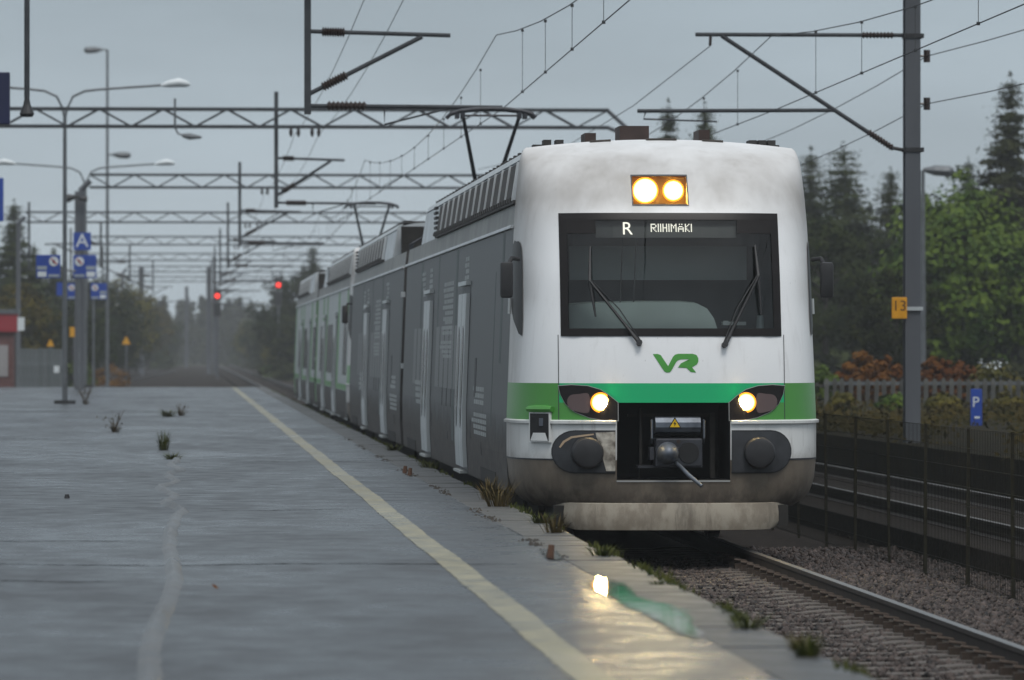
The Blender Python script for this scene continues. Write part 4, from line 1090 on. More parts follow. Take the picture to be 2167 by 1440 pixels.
# ------------------------------------------------------------------ lamps
M['lamp_white'] = mat('lamp_head_white', (.62, .66, .68), .4)
def double_lamp(x, d, h, reach, label, z0):
    s = thing('street_lamp', label, 'street lamp', (x, d, z0), 0, 'double-armed platform lamps')
    MB().tube([(0, 0, 0), (0, 0, h-1.0)], [.075, .05], 10).build('lamp_pole', M['galv'], s)
    MB().box(-.29, .29, -.29, .29, 0, .10).build('base_plate', M['rubber'], s)
    for sg in (-1, 1):
        pts = [(0, 0, h-1.05), (sg*.06, 0, h-.75), (sg*.22, 0, h-.42), (sg*.55, 0, h-.27), (sg*1.0, 0, h-.22), (sg*reach, 0, h-.10)]
        MB().tube(pts, .034, 8).build('lamp_arm', M['galv'], s)
        hd = MB().tube([(sg*(reach-.1), 0, h-.12), (sg*(reach+.12), 0, h-.07), (sg*(reach+.40), 0, h-.03), (sg*(reach+.62), 0, h-.07), (sg*(reach+.72), 0, h-.10)], [.03, .10, .13, .09, .02], 10)
        hd.build('lamp_head', M['lamp_white'], s, smooth=True)
double_lamp(-3.28, 146, 8.8, 2.7, 'nearer double-armed white platform lamp on a black base plate', PT)
double_lamp(-3.86, 207, 8.75, 2.75, 'farther double-armed white platform lamp at the platform end', PT)
def single_lamp(x, d, z0, h, sg, arm, label, extra=None):
    s = thing('street_lamp', label, 'street lamp', (x, d, z0))
    MB().tube([(0, 0, 0), (0, 0, h)], [.10, .06], 8).build('lamp_pole', M['galv'], s)
    def head(z, sg, a):
        MB().tube([(0, 0, z), (sg*a, 0, z+.03)], .05, 6).build('lamp_arm', M['galv'], s)
        MB().tube([(sg*(a-.1), 0, z+.02), (sg*(a+.25), 0, z), (sg*(a+.7), 0, z-.02), (sg*(a+.85), 0, z+.0)], [.06, .16, .17, .08], 8).build('lamp_head', M['galv'], s)
    head(h, sg, arm)
    if extra: head(extra, -sg, .35)
single_lamp(-4.0, 275, -.6, 18.0, -1, .35, 'very tall thin lamp pole with a dark head pointing left', extra=12.6)
single_lamp(22.9, 165, .5, 7.1, 1, .12, 'single street lamp half hidden behind the right mast')
# hanging loudspeaker, and lamps under the gantry
def speaker(px, py, d, ztop, label):
    x, y, z = at(px, py, d)
    s = thing('hanging_loudspeaker', label, 'loudspeaker', (x, d-.15, z))
    MB().tube([(0, 0, .2), (0, 0, ztop-z)], .045, 8).build('hanging_tube', M['gantry'], s)
    MB().tube([(0, 0, .25), (0, 0, .1), (0, 0, -.05), (0, 0, -.10)], [.03, .06, .12, .09], 12).build('horn', M['rubber'], s)
speaker(56, 236, 86.7, 9.0, 'black loudspeaker hanging on a long tube at upper left')
def gantry_lamp(px, d, zbot, label):
    s = thing('gantry_lamp', label, 'lamp', ((px-390)/F*d, d-.3, zbot), 0)
    MB().tube([(0, 0, .9), (0, 0, .1), (.08, 0, -.05), (.3, 0, -.12)], .03, 6).build('lamp_arm', M['galv'], s)
    MB().tube([(.2, 0, -.1), (.4, 0, -.13), (.72, 0, -.15)], [.05, .09, .03], 8).build('lamp_head', M['galv'], s)
gantry_lamp(368, 144.4, 7.9, 'small lamp hanging under the second gantry beam')
# speakers on the column of the third gantry
s = thing('column_loudspeaker', 'pair of dark loudspeakers on the left column of the third gantry', 'loudspeaker', (-3.95, 198.6, 7.62))
MB().tube([(-.45, 0, 0), (-.2, -.05, .05), (0, 0, .08)], [.17, .10, .04], 8).build('horn', M['rubber'], s)
MB().tube([(.30, 0, -.02), (.12, -.05, .0), (0, 0, 0)], [.12, .08, .04], 8).build('horn', M['rubber'], s)

# ------------------------------------------------------------------ signs
M['blue'] = mat('sign_blue', (.012, .05, .30), .4, var=.1, scale=3); M['navy'] = mat('sign_navy', (.006, .010, .05), .45, var=.1, scale=2)
M['signwhite'] = mat('sign_white', (.62, .66, .68), .5); M['signred'] = mat('sign_red', (.5, .03, .03), .5); M['signgrey'] = mat('sign_grey', (.30, .34, .38), .5)
def info_sign(px0, px1, py0, py1, d, label, left_disc, poles=(), zbase=PT, group='blue platform information signs'):
    x0, _, z1 = at(px0, py0, d); x1, _, z0 = at(px1, py1, d); w = x1-x0; h = z1-z0
    s = thing('information_sign', label, 'sign', ((x0+x1)/2, d, z0), 0, group)
    MB().box(-w/2, w/2, -.03, .03, 0, h).build('sign_panel', M['blue'], s, bevel=.01)
    cx = (-.23 if left_disc else .23)*w; r_ = .2*min(w, h*1.1)
    MB().tube([(cx, -.045, h*.72), (cx, -.032, h*.72)], r_, 20).build('prohibition_disc', M['signwhite'], s)
    b = MB(); b.tube([(cx-r_*.6, -.050, h*.72+r_*.6), (cx+r_*.6, -.050, h*.72-r_*.6)], r_*.12, 4); b.build('red_slash', M['signred'], s)
    MB().box(cx-r_*.25, cx+r_*.2, -.055, -.046, h*.72-r_*.4, h*.72+r_*.35).build('pictogram', M['navy'], s)
    ox = -cx*1.12
    MB().box(ox-.2*w, ox+.2*w, -.038, -.030, h*.36, h*.52).build('text_panel', M['signgrey'], s)
    MB().box(ox-.18*w, ox+.18*w, -.038, -.030, h*.06, h*.28).build('text_panel', M['signwhite'], s)
    MB().box(cx-.22*w, cx+.22*w, -.038, -.030, h*.05, h*.16).build('text_panel', M['signgrey'], s)
    for p in poles:
        MB().tube([((p-390)/F*d-(x0+x1)/2, .06, zbase-z0), ((p-390)/F*d-(x0+x1)/2, .06, h*.9)], .05, 8).build('sign_pole', M['galv'], s)
    return s
info_sign(75, 126, 540, 589, 146, 'blue notice sign with white disc, left of the nearer lamp pole', False)
MB().tube([(0, .06, .2), (.75, .06, .2)], .03, 6).build('sign_bracket', M['galv'], bpy.data.objects['information_sign'])
info_sign(153, 202, 540, 589, 190, 'blue notice sign with white disc, right under the letter A', True, poles=(165,))
info_sign(141, 173, 600, 634, 214, 'smaller blue notice sign below, left of the sign pole', True)
info_sign(190, 224, 600, 634, 214, 'smaller blue notice sign below, rightmost of the four', True, poles=(196,), zbase=-.3)
x0, _, z0 = at(172, 511, 189)
s = thing('letter_sign', 'square blue sign with white letter A above the notices', 'sign', (x0, 189, z0))
MB().box(-.31, .31, -.03, .03, -.31, .31).build('sign_panel', M['blue'], s, rot if False else (0, 0, 0))
put(text_mesh('A', .68, M['signwhite'], .003), 'letter', s, (0, -.036, 0), (R(90), 0, 0))
MB().tube([(-.12, .05, -.5), (-.12, .05, .2)], .04, 6).build('sign_bracket', M['galv'], s)
x0, _, z0 = at(129, 612, 230)
s = tag(MB().box(-.22, .22, -.03, .03, -.28, .28).build('blue_panel', M['blue'], None, (x0, 230, z0)), 'plain small blue panel beside the nearer lamp pole', 'sign')
def hung_sign(px1, py0, py1, d, w, m, label, letter=None):
    x1, _, z1 = at(px1, py0, d); _, _, z0 = at(px1, py1, d)
    s = thing('hanging_sign', label, 'sign', (x1-w/2, d-.3, z0))
    MB().box(-w/2, w/2, -.08, .08, 0, z1-z0).build('sign_panel', m, s, bevel=.02)
    split(MB().tube([(-w*.3, 0, z1-z0), (-w*.3, 0, 8.05-z0)], .03, 6).tube([(w*.02, 0, z1-z0), (w*.02, 0, 8.05-z0)], .03, 6), 'hanger', M['gantry'], s)
    if letter: put(text_mesh(letter, .62, M['signwhite'], .003), 'letter', s, (w*.18, -.086, (z1-z0)*.3), (R(90), 0, 0))
hung_sign(21, 156, 266, 86.7, 1.5, M['navy'], 'dark navy hanging sign cut by the upper left frame edge')
hung_sign(7, 378, 470, 144.4, 1.6, M['blue'], 'bright blue hanging sign with white letters at the left frame edge', '8')
# yellow signs
M['yellow'] = mat('sign_amber', (.62, .30, .008), .5)
def tri_sign(px, py, d, r_, label, zb=None):
    x, _, z = at(px, py, d); s = thing('warning_sign', label, 'sign', (x, d, z), 0, 'yellow track warning signs')
    MB().prism([(-r_, -r_*.8), (r_, -r_*.8), (r_*.12, r_), (-r_*.12, r_)], 'y', -.02, .02).build('sign_plate', M['yellow'], s)
    if zb is not None: MB().tube([(0, .04, zb-z), (0, .04, r_*.4)], .05, 8).build('sign_pole', M['galv'], s)
tri_sign(105, 727, 222, .16, 'yellow triangular sign above the grey fence', -.5)
tri_sign(265, 722, 300, .24, 'yellow triangular sign on a grey pole right of the lamps', -.6)
x0, _, z0 = at(153, 703, 222)
s = thing('warning_sign', 'upright yellow plate with dark mark between the lamp poles', 'sign', (x0, 222, z0), 0)
MB().box(-.14, .14, -.02, .02, -.2, .2).build('sign_plate', M['yellow'], s); MB().tube([(.05, .04, -3.2), (.05, .04, .1)], .05, 8).build('sign_pole', M['galv'], s)
# P sign
x0, _, z0 = at(2078, 864, 106)
s = thing('parking_sign', 'narrow upright blue sign with a white P in the weeds at right', 'sign', (x0, 106, 0))
MB().box(-.115, .115, -.02, .02, z0-.37, z0+.37).build('sign_panel', M['blue'], s, bevel=.01)
put(text_mesh('P', .29, M['signwhite'], .003), 'letter', s, (-.015, -.026, z0+.10), (R(90), 0, 0))
MB().box(-.04, .065, -.03, -.021, z0-.22, z0-.18).build('arrow_bar', M['signwhite'], s)
MB().tube([(0, .05, .4), (0, .05, z0+.2)], .03, 8).build('sign_pole', M['galv'], s)

# ------------------------------------------------------------------ kiosk, fences, bank
k = thing('red_kiosk', 'small red brick hut with a red fascia at the left edge behind the platform', 'building', (-8.05, 222, 0))
MB().box(-1.0, .95, 0, 2, -.6, 2.75).build('wall', mat('brick_red', (.12, .055, .05), .85, var=.25, scale=5), k)
MB().box(-1.15, 1.1, -.15, 2.2, 2.75, 3.5).build('fascia', mat('fascia_red', (.27, .02, .03), .5), k)
MB().box(-1.2, 1.15, -.2, 2.3, 3.5, 3.68).build('roof', M['galv'], k)
MB().box(-.95, .72, -.04, 0.0, .9, 2.2).build('shutter', mat('shutter_grey', (.28, .27, .27), .6, var=.1, scale=9), k)
MB().box(1.12, 1.4, -.2, .1, 2.8, 3.35).build('side_sign', M['signwhite'], k)
f = thing('board_fence', 'grey board fence between the red hut and the lamp pole', 'fence', (-6.9, 221, 0))
bd = MB().box(0, .165, 0, .03, -.6, 2.05).mesh('board', mat('fence_board_grey', (.10, .115, .12), .8, var=.25, scale=6, objrand=.15))
for i in range(11): put(bd, 'board', f, (i*.172, random.uniform(-.006, .006), random.uniform(-.02, .02)))
split(MB().box(0, 1.9, .03, .07, .3, .4).box(0, 1.9, .03, .07, 1.6, 1.7), 'rail', M['galv'], f)
tag(MB().box(-.11, .11, -.02, .02, -.14, .14).build('white_notice', M['signwhite'], None, at(118, 782, 219)), 'small white notice on the grey board fence', 'sign')
# picket fence on the right
f = thing('picket_fence', 'weathered grey picket fence on the bank right of the train', 'fence', (15.6, 130, 0), R(-2))
pk = MB().prism([(0, .3), (.11, .3), (.11, 1.28), (.055, 1.34), (0, 1.28)], 'y', 0, .025).mesh('picket', mat('picket_grey', (.075, .076, .07), .85, var=.3, scale=7, objrand=.3))
for i in range(30): put(pk, 'picket', f, (i*.205, 0, random.uniform(-.03, .02)), (0, random.uniform(-.02, .02), 0))
split(MB().box(0, 6.2, .03, .08, 1.16, 1.25).box(0, 6.2, .03, .08, .55, .63), 'rail', M['galv'], f)
# mesh fence between the tracks
f = thing('mesh_fence', 'dark wire mesh fence with thin posts between the two tracks', 'fence', (7.4, 0, 0))
pm = MB().box(-.016, .016, -.016, .016, -.35, 1.31).mesh('fence_post', mat('fence_post_green', (.026, .024, .016), .85, var=.3, scale=8, spec=.05))
for i in range(30): put(pm, 'fence_post', f, (random.uniform(-.01, .01), 36.3+i*2.8, 0), (random.uniform(-.01, .01), random.uniform(-.012, .012), 0))
wm = MB(); y = 36.3
while y < 117.4: wm.box(-.0025, .0025, y-.0025, y+.0025, -.2, 1.30); y += .10 if y < 70 else .2
for z in np.linspace(-.18, 1.3, 9): wm.box(-.0025, .0025, 36.3, 117.4, z-.0025, z+.0025)
wm.build('wire_mesh', mat('fence_wire', (.010, .011, .009), .7, spec=.1), f)['kind'] = 'stuff'

# ------------------------------------------------------------------ plants
def leaf_mesh(name, centers, sizes, mats, midx=None, aspect=.6, tri=False, nrm=None):
    k = len(centers); C = np.asarray(centers); s = np.asarray(sizes)[:, None]
    a = np.random.normal(size=(k, 3))
    if nrm is not None:
        nn = nrm/np.linalg.norm(nrm, axis=1)[:, None]; a -= nn*(a*nn).sum(1)[:, None]
    a /= np.linalg.norm(a, axis=1)[:, None]
    if nrm is not None: b = np.cross(nn, a)
    else:
        b = np.random.normal(size=(k, 3)); b -= a*(a*b).sum(1)[:, None]; b /= np.linalg.norm(b, axis=1)[:, None]
    if tri: V = np.stack([C-a*s*.5, C+a*s*.5, C+b*s*1.2*aspect], 1); nv = 3
    else: V = np.stack([C-a*s, C-b*s*aspect, C+a*s, C+b*s*aspect], 1); nv = 4
    Fc = np.arange(k*nv)
    me = bpy.data.meshes.new(name); me.vertices.add(k*nv); me.vertices.foreach_set('co', V.reshape(-1)); me.loops.add(k*nv); me.loops.foreach_set('vertex_index', Fc)
    me.polygons.add(k); me.polygons.foreach_set('loop_start', np.arange(0, k*nv, nv)); me.update(calc_edges=True)
    for m_ in (mats if isinstance(mats, list) else [mats]): me.materials.append(m_)
    if midx is not None: me.polygons.foreach_set('material_index', midx)
    return me
M['spruce'] = mat('spruce_needles', (.014, .022, .008), .8, scale=1.2, col2=(.046, .054, .018), objrand=.25, spec=.08)
M['birch'] = mat('leaves_green', (.022, .050, .006), .7, scale=1.0, col2=(.092, .125, .013), objrand=.15, spec=.12)
M['darkleaf'] = mat('leaves_dark', (.010, .017, .006), .8, scale=1.0, col2=(.034, .042, .011), objrand=.3, spec=.06)
M['autumn'] = mat('leaves_yellowing', (.030, .034, .006), .7, scale=.8, col2=(.11, .085, .010), objrand=.25, spec=.1)
M['orange'] = mat('shrub_orange', (.065, .024, .004), .8, scale=1.5, col2=(.17, .075, .012), objrand=.2, spec=.08)
M['bark'] = mat('bark', (.045, .038, .032), .9, var=.3, scale=6)
def spruce_mesh(h, r_, n, seed):
    rs = np.random.RandomState(seed); C = []; S = []
    whorls = int(h*4.5)
    for w in range(whorls):
        t = (w+rs.uniform(-.3, .3))/whorls; z = h*(.06+.94*t); rad = r_*(1-t)**1.05*rs.uniform(.62, 1.2)+.02
        for b in range(9):
            a = rs.uniform(0, 6.28); L_ = rad*rs.uniform(.55, 1.15); m_ = max(3, int(n/whorls/9*(.35+1.3*(1-t))))
            u = rs.uniform(.02, 1, m_)**.75; dz = -.42*u*L_+.16*L_*u*u
            C.append(np.column_stack([np.cos(a)*u*L_+rs.normal(0, .05*r_, m_), np.sin(a)*u*L_+rs.normal(0, .05*r_, m_), z+dz+rs.normal(0, .06, m_)]))
            S.append(rs.uniform(.10, .24, m_)*(.22+1.0*(1-t)))
    tz = rs.uniform(.93, 1.03, 40)*h; C.append(np.column_stack([rs.normal(0, .03, 40), rs.normal(0, .03, 40), tz])); S.append(rs.uniform(.04, .08, 40))
    CC = np.vstack(C); out_n = np.column_stack([CC[:, 0], CC[:, 1], np.zeros(len(CC))]); out_n /= np.linalg.norm(out_n, axis=1)[:, None]+.01
    return leaf_mesh('crown', CC, np.concatenate(S), M['spruce'], aspect=.5, nrm=out_n*.7+np.array([0, 0, .7])+np.random.normal(0, .4, CC.shape))
def broad_mesh(h, r_, n, seed, m_, z0=.18, clump=46, tight=1.0, leaf=1.0):
    rs = np.random.RandomState(seed); C = []; S = []; Nn = []; k = n//clump
    for i in range(k):
        v = rs.normal(size=3); v /= np.linalg.norm(v); rad = rs.uniform(.45, 1)**.6*rs.uniform(.82, 1.1)
        w = 1-.35*max(0, v[2])**2
        c = np.array([v[0]*r_*rad*w, v[1]*r_*rad*w, h*(.5+z0/2)+v[2]*h*(.5-z0/2)*rad]); sp = rs.uniform(.09, .19)*r_*tight
        d = rs.normal(0, 1, (clump, 3)); d /= np.linalg.norm(d, axis=1)[:, None]; rr = rs.uniform(.35, 1, (clump, 1))**.5*1.5
        C.append(c+d*rr*sp*np.array([1, 1, .75])); S.append(rs.uniform(.06, .12, clump)*(.55+.2*r_)*leaf)
        Nn.append(d+np.array([0, 0, .55])+.6*v+rs.normal(0, .35, (clump, 3)))
    return leaf_mesh('crown', np.vstack(C), np.concatenate(S), m_, aspect=.75, nrm=np.vstack(Nn))
def trunk_mb(h, r_, seed, limbs=6):
    rs = random.Random(seed); m_ = MB(); m_.tube([(0, 0, -.3), (rs.uniform(-.05, .05), 0, h*.4), (rs.uniform(-.1, .1), rs.uniform(-.1, .1), h*.9)], [r_, r_*.7, r_*.15], 7)
    for i in range(limbs):
        z = h*rs.uniform(.3, .75); a = rs.uniform(0, 6.28); L_ = h*.22*rs.uniform(.7, 1.2); m_.tube([(0, 0, z), (math.cos(a)*L_*.6, math.sin(a)*L_*.6, z+L_*.4), (math.cos(a)*L_, math.sin(a)*L_, z+L_*.9)], [r_*.4, r_*.25, r_*.08], 5)
    return m_.mesh('trunk', M['bark'])
SP_ = [spruce_mesh(10, 2.8+.35*i, 24000, 10+i) for i in range(4)]
BR_ = [broad_mesh(8, 2.3+.25*i, 6200, 30+i, M['darkleaf'] if i != 2 else M['autumn']) for i in range(4)]
TRK = [trunk_mb(10, .16, 1, 0), trunk_mb(8, .15, 2, 9)]
def tree(x, d, h, kind, var, label, cat='tree', group=None, wide=1.0, zg=-.55):
    base = 10. if kind == 'spruce' else 8.
    s = h/base; o = thing('spruce_tree' if kind == 'spruce' else 'leafy_tree', label, cat, (x, d, zg), random.uniform(0, 6.28), group); 
    put((SP_ if kind == 'spruce' else BR_)[var % 4], 'crown', o, (0, 0, 0), (0, 0, 0), (s*wide, s*wide, s)); put(TRK[0 if kind == 'spruce' else 1], 'trunk', o, (0, 0, 0), (0, 0, 0), (s, s, s))
    return o
def treepx(px, pytop, d, kind, var, label, group=None, wide=1.0, zg=-.55):
    x, _, z = at(px, pytop, d); return tree(x, d, z-zg, kind, var, label, group=group, wide=wide, zg=zg)
# right side
big = broad_mesh(8, 3.05, 26000, 77, M['birch'], z0=.1, clump=90, tight=1.15, leaf=1.0)
o = thing('leafy_tree', 'full round green broadleaf tree right of the mast', 'tree', (at(2045, 0, 185)[0], 185, .3)); put(big, 'crown', o, (0, 0, 0), (0, 0, .3), (1, 1, (at(0, 372, 185)[2]-.3)/8.15)); put(TRK[1], 'trunk', o)
sm_ = broad_mesh(8, 3.0, 6000, 78, M['birch'])
treepx(2150, 165, 215, 'spruce', 0, 'tallest dark spruce at the upper right frame edge', wide=1.35, zg=.3)
treepx(2062, 335, 235, 'spruce', 1, 'dark spruce top rising behind the round green tree', zg=.3)
treepx(1722, 318, 250, 'spruce', 2, 'first spruce right of the train roof, nearest the train', wide=1.25, zg=.3)
treepx(1792, 312, 240, 'spruce', 3, 'broad pointed spruce between the train and the mast', wide=1.7, zg=.3)
treepx(1893, 355, 245, 'spruce', 1, 'spruce just left of the steel mast', wide=1.3, zg=.3)
treepx(1965, 400, 250, 'spruce', 2, 'spruce behind the steel mast and its lamp', zg=.3)
treepx(1755, 440, 200, 'broad', 1, 'loose dark bush-like tree beside the right side of the train', wide=.9, zg=.3)
treepx(1850, 470, 205, 'broad', 0, 'dim green tree under the pointed spruces', wide=1.0, zg=.3)
treepx(1905, 560, 170, 'broad', 3, 'low dark green tree left of the mast behind the yellow plate', wide=1.0, zg=.3)
treepx(1418, 222, 210, 'spruce', 0, 'left one of two spruce tops above the train roof', wide=1.0, zg=.3)
treepx(1496, 222, 205, 'spruce', 1, 'right one of two spruce tops above the train roof', wide=1.0, zg=.3)
for i, (px, py, d, w) in enumerate(((1700, 540, 230, 1.1), (1990, 470, 260, 1.2), (2120, 470, 262, 1.3), (2200, 330, 250, 1.3), (1640, 470, 260, 1.2))):
    treepx(px, py, d, 'broad' if i % 2 == 0 else 'spruce', i, 'dark tree in the wood behind the picket fence', group='trees of the wood behind the picket fence', wide=w, zg=.3)
# shrubs on the bank
def bush(px, py, d, r_, hgt, m_, label, n=1600, grp=None, zg=.5):
    x = at(px, 0, d)[0]; z = at(0, py, d)[2]; me = broad_mesh(max(.5, z-zg), r_, n, int(px+py), m_, z0=.02, clump=30)
    o = put(me, 'shrub', None, (x, d, zg)); return tag(o, label, 'shrub', grp)
bush(1835, 738, 140, .62, 0, M['orange'], 'orange autumn shrub left of the mast foot above the picket fence')
bush(1885, 752, 141, .55, 0, M['orange'], 'orange autumn shrub close against the left of the mast')
bush(1985, 748, 140, .55, 0, M['orange'], 'orange autumn shrub just right of the mast')
bush(1860, 765, 139, .6, 0, M['orange'], 'low orange shrub in the middle of the row left of the mast'); bush(2015, 765, 139, .6, 0, M['orange'], 'low orange shrub in the middle of the row right of the mast'); bush(1808, 765, 140, .5, 0, M['orange'], 'orange shrub nearest the train above the picket fence')
bush(2045, 760, 141, .6, 0, M['orange'], 'reddish orange shrub left of the white flowers')
bush(2120, 770, 139, .9, 0, M['autumn'], 'yellow-green shrub behind the blue P sign')
bush(2010, 838, 124, .5, 0, M['autumn'], 'yellow-green weeds left of the blue P sign')
bush(2150, 842, 127, .4, 0, M['autumn'], 'yellow-green weeds right of the blue P sign')
bush(1790, 858, 128, .35, 0, M['autumn'], 'low green weeds at the foot of the picket fence')
bush(1900, 858, 127, .4, 0, M['birch'], 'dark low weeds in front of the picket fence near the mast')
bush(1745, 770, 135, .5, 0, M['birch'], 'green shrub between the train and the picket fence')
o = leaf_mesh('white_flowers', np.random.normal(0, 1, (40, 3))*np.array([.16, .1, .06]), np.random.uniform(.03, .06, 40), M['signwhite']); tag(put(o, 'flowering_weed', None, at(2108, 770, 136)), 'cluster of white flowers above the weeds at right', 'flowers')
C = []; S = []; Nn = []
for i in range(1500):
    x = random.uniform(11.7, 24); y = random.uniform(70, 135)
    if abs(x-15.8*y/106) < .7 and y < 106: continue
    k = 14; h = random.uniform(.08, .34)*(.5+.5*(y-70)/65); r_ = random.uniform(.12, .35)
    d = np.random.normal(0, 1, (k, 3))*np.array([r_, r_, h*.4])+np.array([x, y, .52+h*.45]); C.append(d); S.append(np.random.uniform(.03, .08, k)); Nn.append(np.random.normal(0, .5, (k, 3))+np.array([0, -.4, .8]))
o = put(leaf_mesh('bank_weeds', np.vstack(C), np.concatenate(S), mat('bank_weeds', (.010, .013, .004), .85, scale=.35, col2=(.050, .036, .008), spec=.05), nrm=np.vstack(Nn)), 'bank_weeds'); struct(o, 'stuff')
# left side
treepx(28, 432, 300, 'spruce', 0, 'pointed tall spruce at the left frame edge', wide=1.5)
treepx(-30, 470, 310, 'spruce', 3, 'spruce cut by the left frame edge', wide=1.2)
treepx(70, 520, 320, 'spruce', 1, 'dark spruce right of the pointed one', wide=1.1)
treepx(118, 545, 330, 'broad', 0, 'dark leafy tree behind the blue notice signs', wide=1.15)
treepx(112, 520, 360, 'spruce', 2, 'small spruce top between the left signs', wide=.6)
treepx(40, 600, 260, 'broad', 2, 'yellowing tree behind the red hut', wide=1.0)
treepx(180, 575, 350, 'broad', 1, 'dark tree right behind the sign pole', wide=1.1)
left = [(95, 640, 285, 'broad', 0), (225, 590, 380, 'broad', 3), (258, 590, 420, 'broad', 2), (205, 650, 330, 'broad', 1), (285, 612, 470, 'broad', 0), (310, 628, 540, 'broad', 2), (328, 640, 580, 'spruce', 1), (338, 655, 640, 'broad', 3), (350, 672, 700, 'broad', 1), (360, 685, 760, 'spruce', 2), (240, 660, 390, 'broad', 0), (268, 690, 430, 'broad', 3), (150, 640, 300, 'broad', 3), (290, 680, 500, 'broad', 1)]
LL = {6: 'nearer spruce tip in the hazy row left of the tracks', 11: 'yellow-green low tree right of the amber triangle sign', 2: 'yellowing tree behind the amber triangle sign', 5: 'farther yellowing tree in the hazy row left of the tracks'}
for i, (px, py, d, kd, v) in enumerate(left): treepx(px, py, d, kd, v, LL.get(i, 'dark leafy tree in the hazy row left of the tracks'), group='trees in the row left of the tracks', wide=1.05)
right = [(640, 560, 400, 'spruce', 0), (612, 572, 420, 'broad', 1), (600, 600, 450, 'spruce', 1), (580, 640, 470, 'broad', 0), (560, 655, 540, 'broad', 3), (545, 668, 580, 'spruce', 2), (530, 680, 620, 'broad', 2), (515, 690, 680, 'broad', 0), (504, 700, 740, 'spruce', 3), (496, 706, 780, 'broad', 1), (660, 520, 380, 'spruce', 2), (625, 640, 400, 'broad', 3), (590, 690, 440, 'broad', 2)]
RL = {0: 'tall spruce rising just behind the last train car', 2: 'spruce under the right red signal', 6: 'yellowing tree in the hazy row right of the tracks', 8: 'far faint spruce in the hazy row right of the tracks'}
for i, (px, py, d, kd, v) in enumerate(right): treepx(px, py, d, kd, v, RL.get(i, 'dark tree in the hazy row right of the tracks, beyond the train'), group='trees in the row right of the tracks', wide=1.1)
bush(225, 770, 300, 1.3, 0, M['orange'], 'orange brown shrub left of the far tracks', zg=-.6); bush(170, 765, 280, 1.0, 0, M['birch'], 'green shrub at the end of the platform by the poles', zg=-.6)
bush(575, 770, 420, 1.2, 0, M['birch'], 'green shrub beside the far tracks left of the train', zg=-.6)
# far-off wood closing the view
C = []; S = []
for i in range(420):
    x = np.random.uniform(-50, 70); d = np.random.uniform(860, 1000); h = np.random.uniform(7, 11.5); n = 220
    t = np.random.uniform(0, 1, n)**1.4; a = np.random.uniform(0, 6.28, n); rr = np.sqrt(np.random.uniform(0, 1, n))*(2.6*(1-t)+.2)
    C.append(np.column_stack([x+np.cos(a)*rr, d+np.sin(a)*rr, -.6+t*h])); S.append(np.random.uniform(.35, .7, n))
o = put(leaf_mesh('far_wood', np.vstack(C), np.concatenate(S), M['spruce']), 'far_wood'); struct(o, 'stuff')
# a wood behind the right bank
# ---- weeds on the platform
def tuft_mesh(n, h, sp, m_, seed, bend=.5):
    rs = random.Random(seed); mb = MB()
    for i in range(n):
        a = rs.uniform(0, 6.28); r0 = rs.uniform(0, sp*.4); x, y = math.cos(a)*r0, math.sin(a)*r0; hh = h*rs.uniform(.5, 1.1); b = sp*bend*rs.uniform(.4, 1.3); w = .0025+.003*rs.random(); c, s = -math.sin(a)*w, math.cos(a)*w
        p1 = (x+math.cos(a)*b*.4, y+math.sin(a)*b*.4, hh*.6); p2 = (x+math.cos(a)*b, y+math.sin(a)*b, hh)
        mb.add([(x-c, y-s, 0), (x+c, y+s, 0), (p1[0]+c*.8, p1[1]+s*.8, p1[2]), (p1[0]-c*.8, p1[1]-s*.8, p1[2]), p2], [(0, 1, 2, 3), (3, 2, 4)])
    return mb.mesh('grass_tuft', m_)
TG = [tuft_mesh(110, .2, .16, M['blade'], 1), tuft_mesh(80, .14, .2, M['blade'], 2), tuft_mesh(70, .22, .18, M['blade_dry'], 3)]
def tuft(x, y, s, v, label, z=PT, w=.8): o = put(TG[v], 'grass_tuft', None, (x, y, z-.02), (0, 0, random.uniform(0, 6)), (s*w, s*w, s*.55)); tag(o, label, 'weed', 'weeds growing from the platform')
def on_plat(px, py): d = F*1.51/(py-738); return (px-390)/F*d, d
edge_t = [(1268, 1180, 1.5, 1, 'green tuft on the platform edge right under the snow plough'), (1418, 1240, .7, 1, 'low tuft on the platform edge just right of the headlight reflection'), (1565, 1318, .7, 0, 'upright tuft on the platform edge, left of the widest clump'), (1600, 1332, 1.3, 1, 'widest green clump on the platform edge near the sleepers'),
          (1690, 1378, .8, 2, 'dry tuft on the edge between the two lowest clumps'), (1718, 1392, 1.2, 0, 'lowest tall green tuft on the platform edge'), (1150, 1108, 1.5, 1, 'green tuft at the edge below the left buffer'), (1110, 1072, 2.2, 2, 'tall dry brown weed in front of the train skirt'), (1080, 1058, 2.0, 2, 'dry weed beside the train bogie on the platform edge'),
          (1200, 1130, 1.5, 2, 'dry weed under the left end of the snow plough'), (970, 990, 1.5, 1, 'green tuft at the edge beside the first train door'), (880, 955, 1.7, 1, 'green tuft at the edge by the joint of the grey cars')]
for px, py, s, v, lab in edge_t:
    y = on_plat(px, py)[1]; tuft(3.05 + random.uniform(-.05, .04), y, s, v, lab)
x, y = on_plat(345, 952); tuft(x, y, 2.9, 0, 'tall green grass tuft in the long joint of the platform', w=.42)
x, y = on_plat(363, 972); tuft(x, y, 1.6, 1, 'small grass tuft just below the tall one in the joint')
x, y = on_plat(352, 882); tuft(x, y, 2.6, 1, 'far grass tuft in the long joint with twigs beside it')
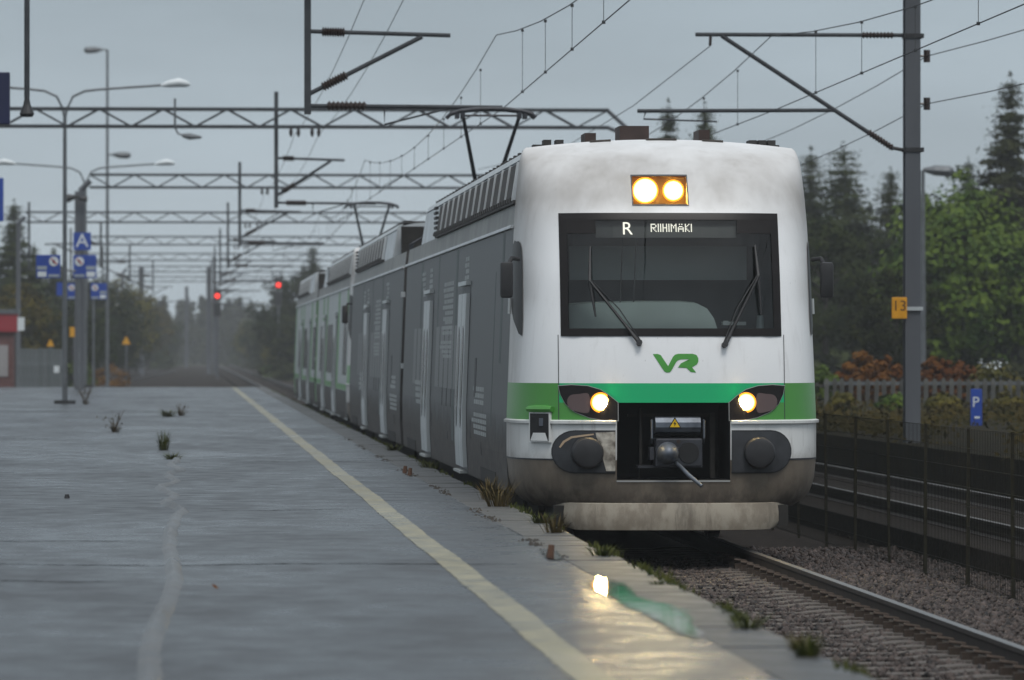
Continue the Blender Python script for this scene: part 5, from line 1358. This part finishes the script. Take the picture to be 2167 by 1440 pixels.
def sapling(px, py, h, n, seed, label):
    x, y = on_plat(px, py); rs = random.Random(seed); mb = MB()
    for i in range(n):
        a = rs.uniform(-2.8, 2.8); l_ = h*rs.uniform(.5, 1); dx = l_*.45*math.sin(a)
        mb.tube([(0, 0, 0), (dx*.5, rs.uniform(-.05, .05), l_*.55), (dx, rs.uniform(-.1, .1), l_)], [.012, .008, .004], 4)
    o = thing('bare_sapling', label, 'plant', (x, y, PT), 0); mb.build('stems', M['twig'], o)
    k = n*6; me = leaf_mesh('leaves', np.random.normal(0, 1, (k, 3))*np.array([h*.25, .05, h*.22])+np.array([0, 0, h*.5]), np.random.uniform(.012, .03, k), M['blade_dry']); put(me, 'leaves', o)
    put(TG[2], 'foot_grass', o, (0, 0, -.02), (0, 0, 0), (1.2, 1.2, .7))
sapling(178, 856, .62, 12, 4, 'bushy bare sapling right of the lamp base plate')
sapling(240, 915, .42, 8, 5, 'sparse bare twigs in the asphalt left of the grass tufts')
sapling(380, 880, .32, 6, 6, 'leaning bare twigs beside the far grass tuft')
# moss and little grass along the edge and the slab joint
mb = MB(); random.seed(11)
for i in range(2600):
    y = 22*(200/22)**random.random(); x = 3.13+random.gauss(0, .025); cl = math.sin(y*1.3)+math.sin(y*.37+1)+math.sin(y*3.1)*.6
    if cl < .1: continue
    h = random.uniform(.015, .045)*(1+.3*cl); a = random.uniform(0, 6.28); c, s = math.cos(a)*.012, math.sin(a)*.012; b = random.uniform(-.04, .04)
    mb.add([(x-c, y-s, PT-.03), (x+c, y+s, PT-.03), (x+b, y+random.uniform(-.03, .03), PT+h)], [(0, 1, 2)])
o = mb.build('edge_moss', M['blade']); struct(o, 'stuff')
mb = MB()
for i in range(900):
    y = 37*(90/37)**random.random(); cl = math.sin(y*2.3)+math.sin(y*.77+2)
    if cl < .2: continue
    x = 2.70+random.gauss(0, .035); s = random.uniform(.006, .018)
    mb.add([(x-s, y, PT+.0), (x, y-s*2, PT), (x+s, y+s, PT), (x, y, PT+s*.9)], [(0, 1, 3), (1, 2, 3), (2, 0, 3)])
o = mb.build('joint_debris', mat('debris_brown', (.030, .023, .016), .9, var=.4, scale=20)); struct(o, 'stuff')
# a fallen leaf and small stubs on the asphalt
x, y = on_plat(453, 1249); tag(put(leaf_mesh('fallen_leaf', np.zeros((1, 3)), np.array([.03]), M['orange']), 'fallen_leaf', None, (x, y, PT+.02), (0, 0, 0)), 'single brown fallen leaf on the wet asphalt', 'leaf')
x, y = on_plat(140, 1056); tag(MB().tube([(0, 0, 0), (0, 0, .045)], [.03, .02], 8).build('stub', M['rubber'], None, (x, y, PT)), 'small dark stub on the asphalt at left', 'stub')
for px, py, lab in ((1050, 1008-0, 'rusty upright stub by the platform edge beside the grey cars'), (1165, 1182, 'rusty stub in the joint left of the headlight reflection'), (855, 1003, 'rusty stub in the slab joint farther back')):
    x, y = on_plat(px, py)
    if x > 2.72: x = 2.66
    tag(MB().tube([(0, 0, 0), (.01, 0, .09)], [.03, .022], 7).build('rusty_stub', mat('rust', (.10, .05, .03), .9), None, (x, y, PT)), lab, 'stub')

# ------------------------------------------------------------------ haze
hz = MB().box(-220, 220, -15, 1050, -1.9, 26).build('haze', None if False else M['white'])
hz.data.materials.clear(); hm = bpy.data.materials.new('rain_haze'); hm.use_nodes = True; hn = hm.node_tree.nodes; hn.clear()
ho = hn.new('ShaderNodeOutputMaterial'); pv = hn.new('ShaderNodeVolumePrincipled')
pv.inputs['Color'].default_value = (.84, .87, .90, 1); pv.inputs['Density'].default_value = .00032; pv.inputs['Anisotropy'].default_value = 0.0
hm.node_tree.links.new(pv.outputs[0], ho.inputs['Volume']); hz.data.materials.append(hm); struct(hz, 'stuff')
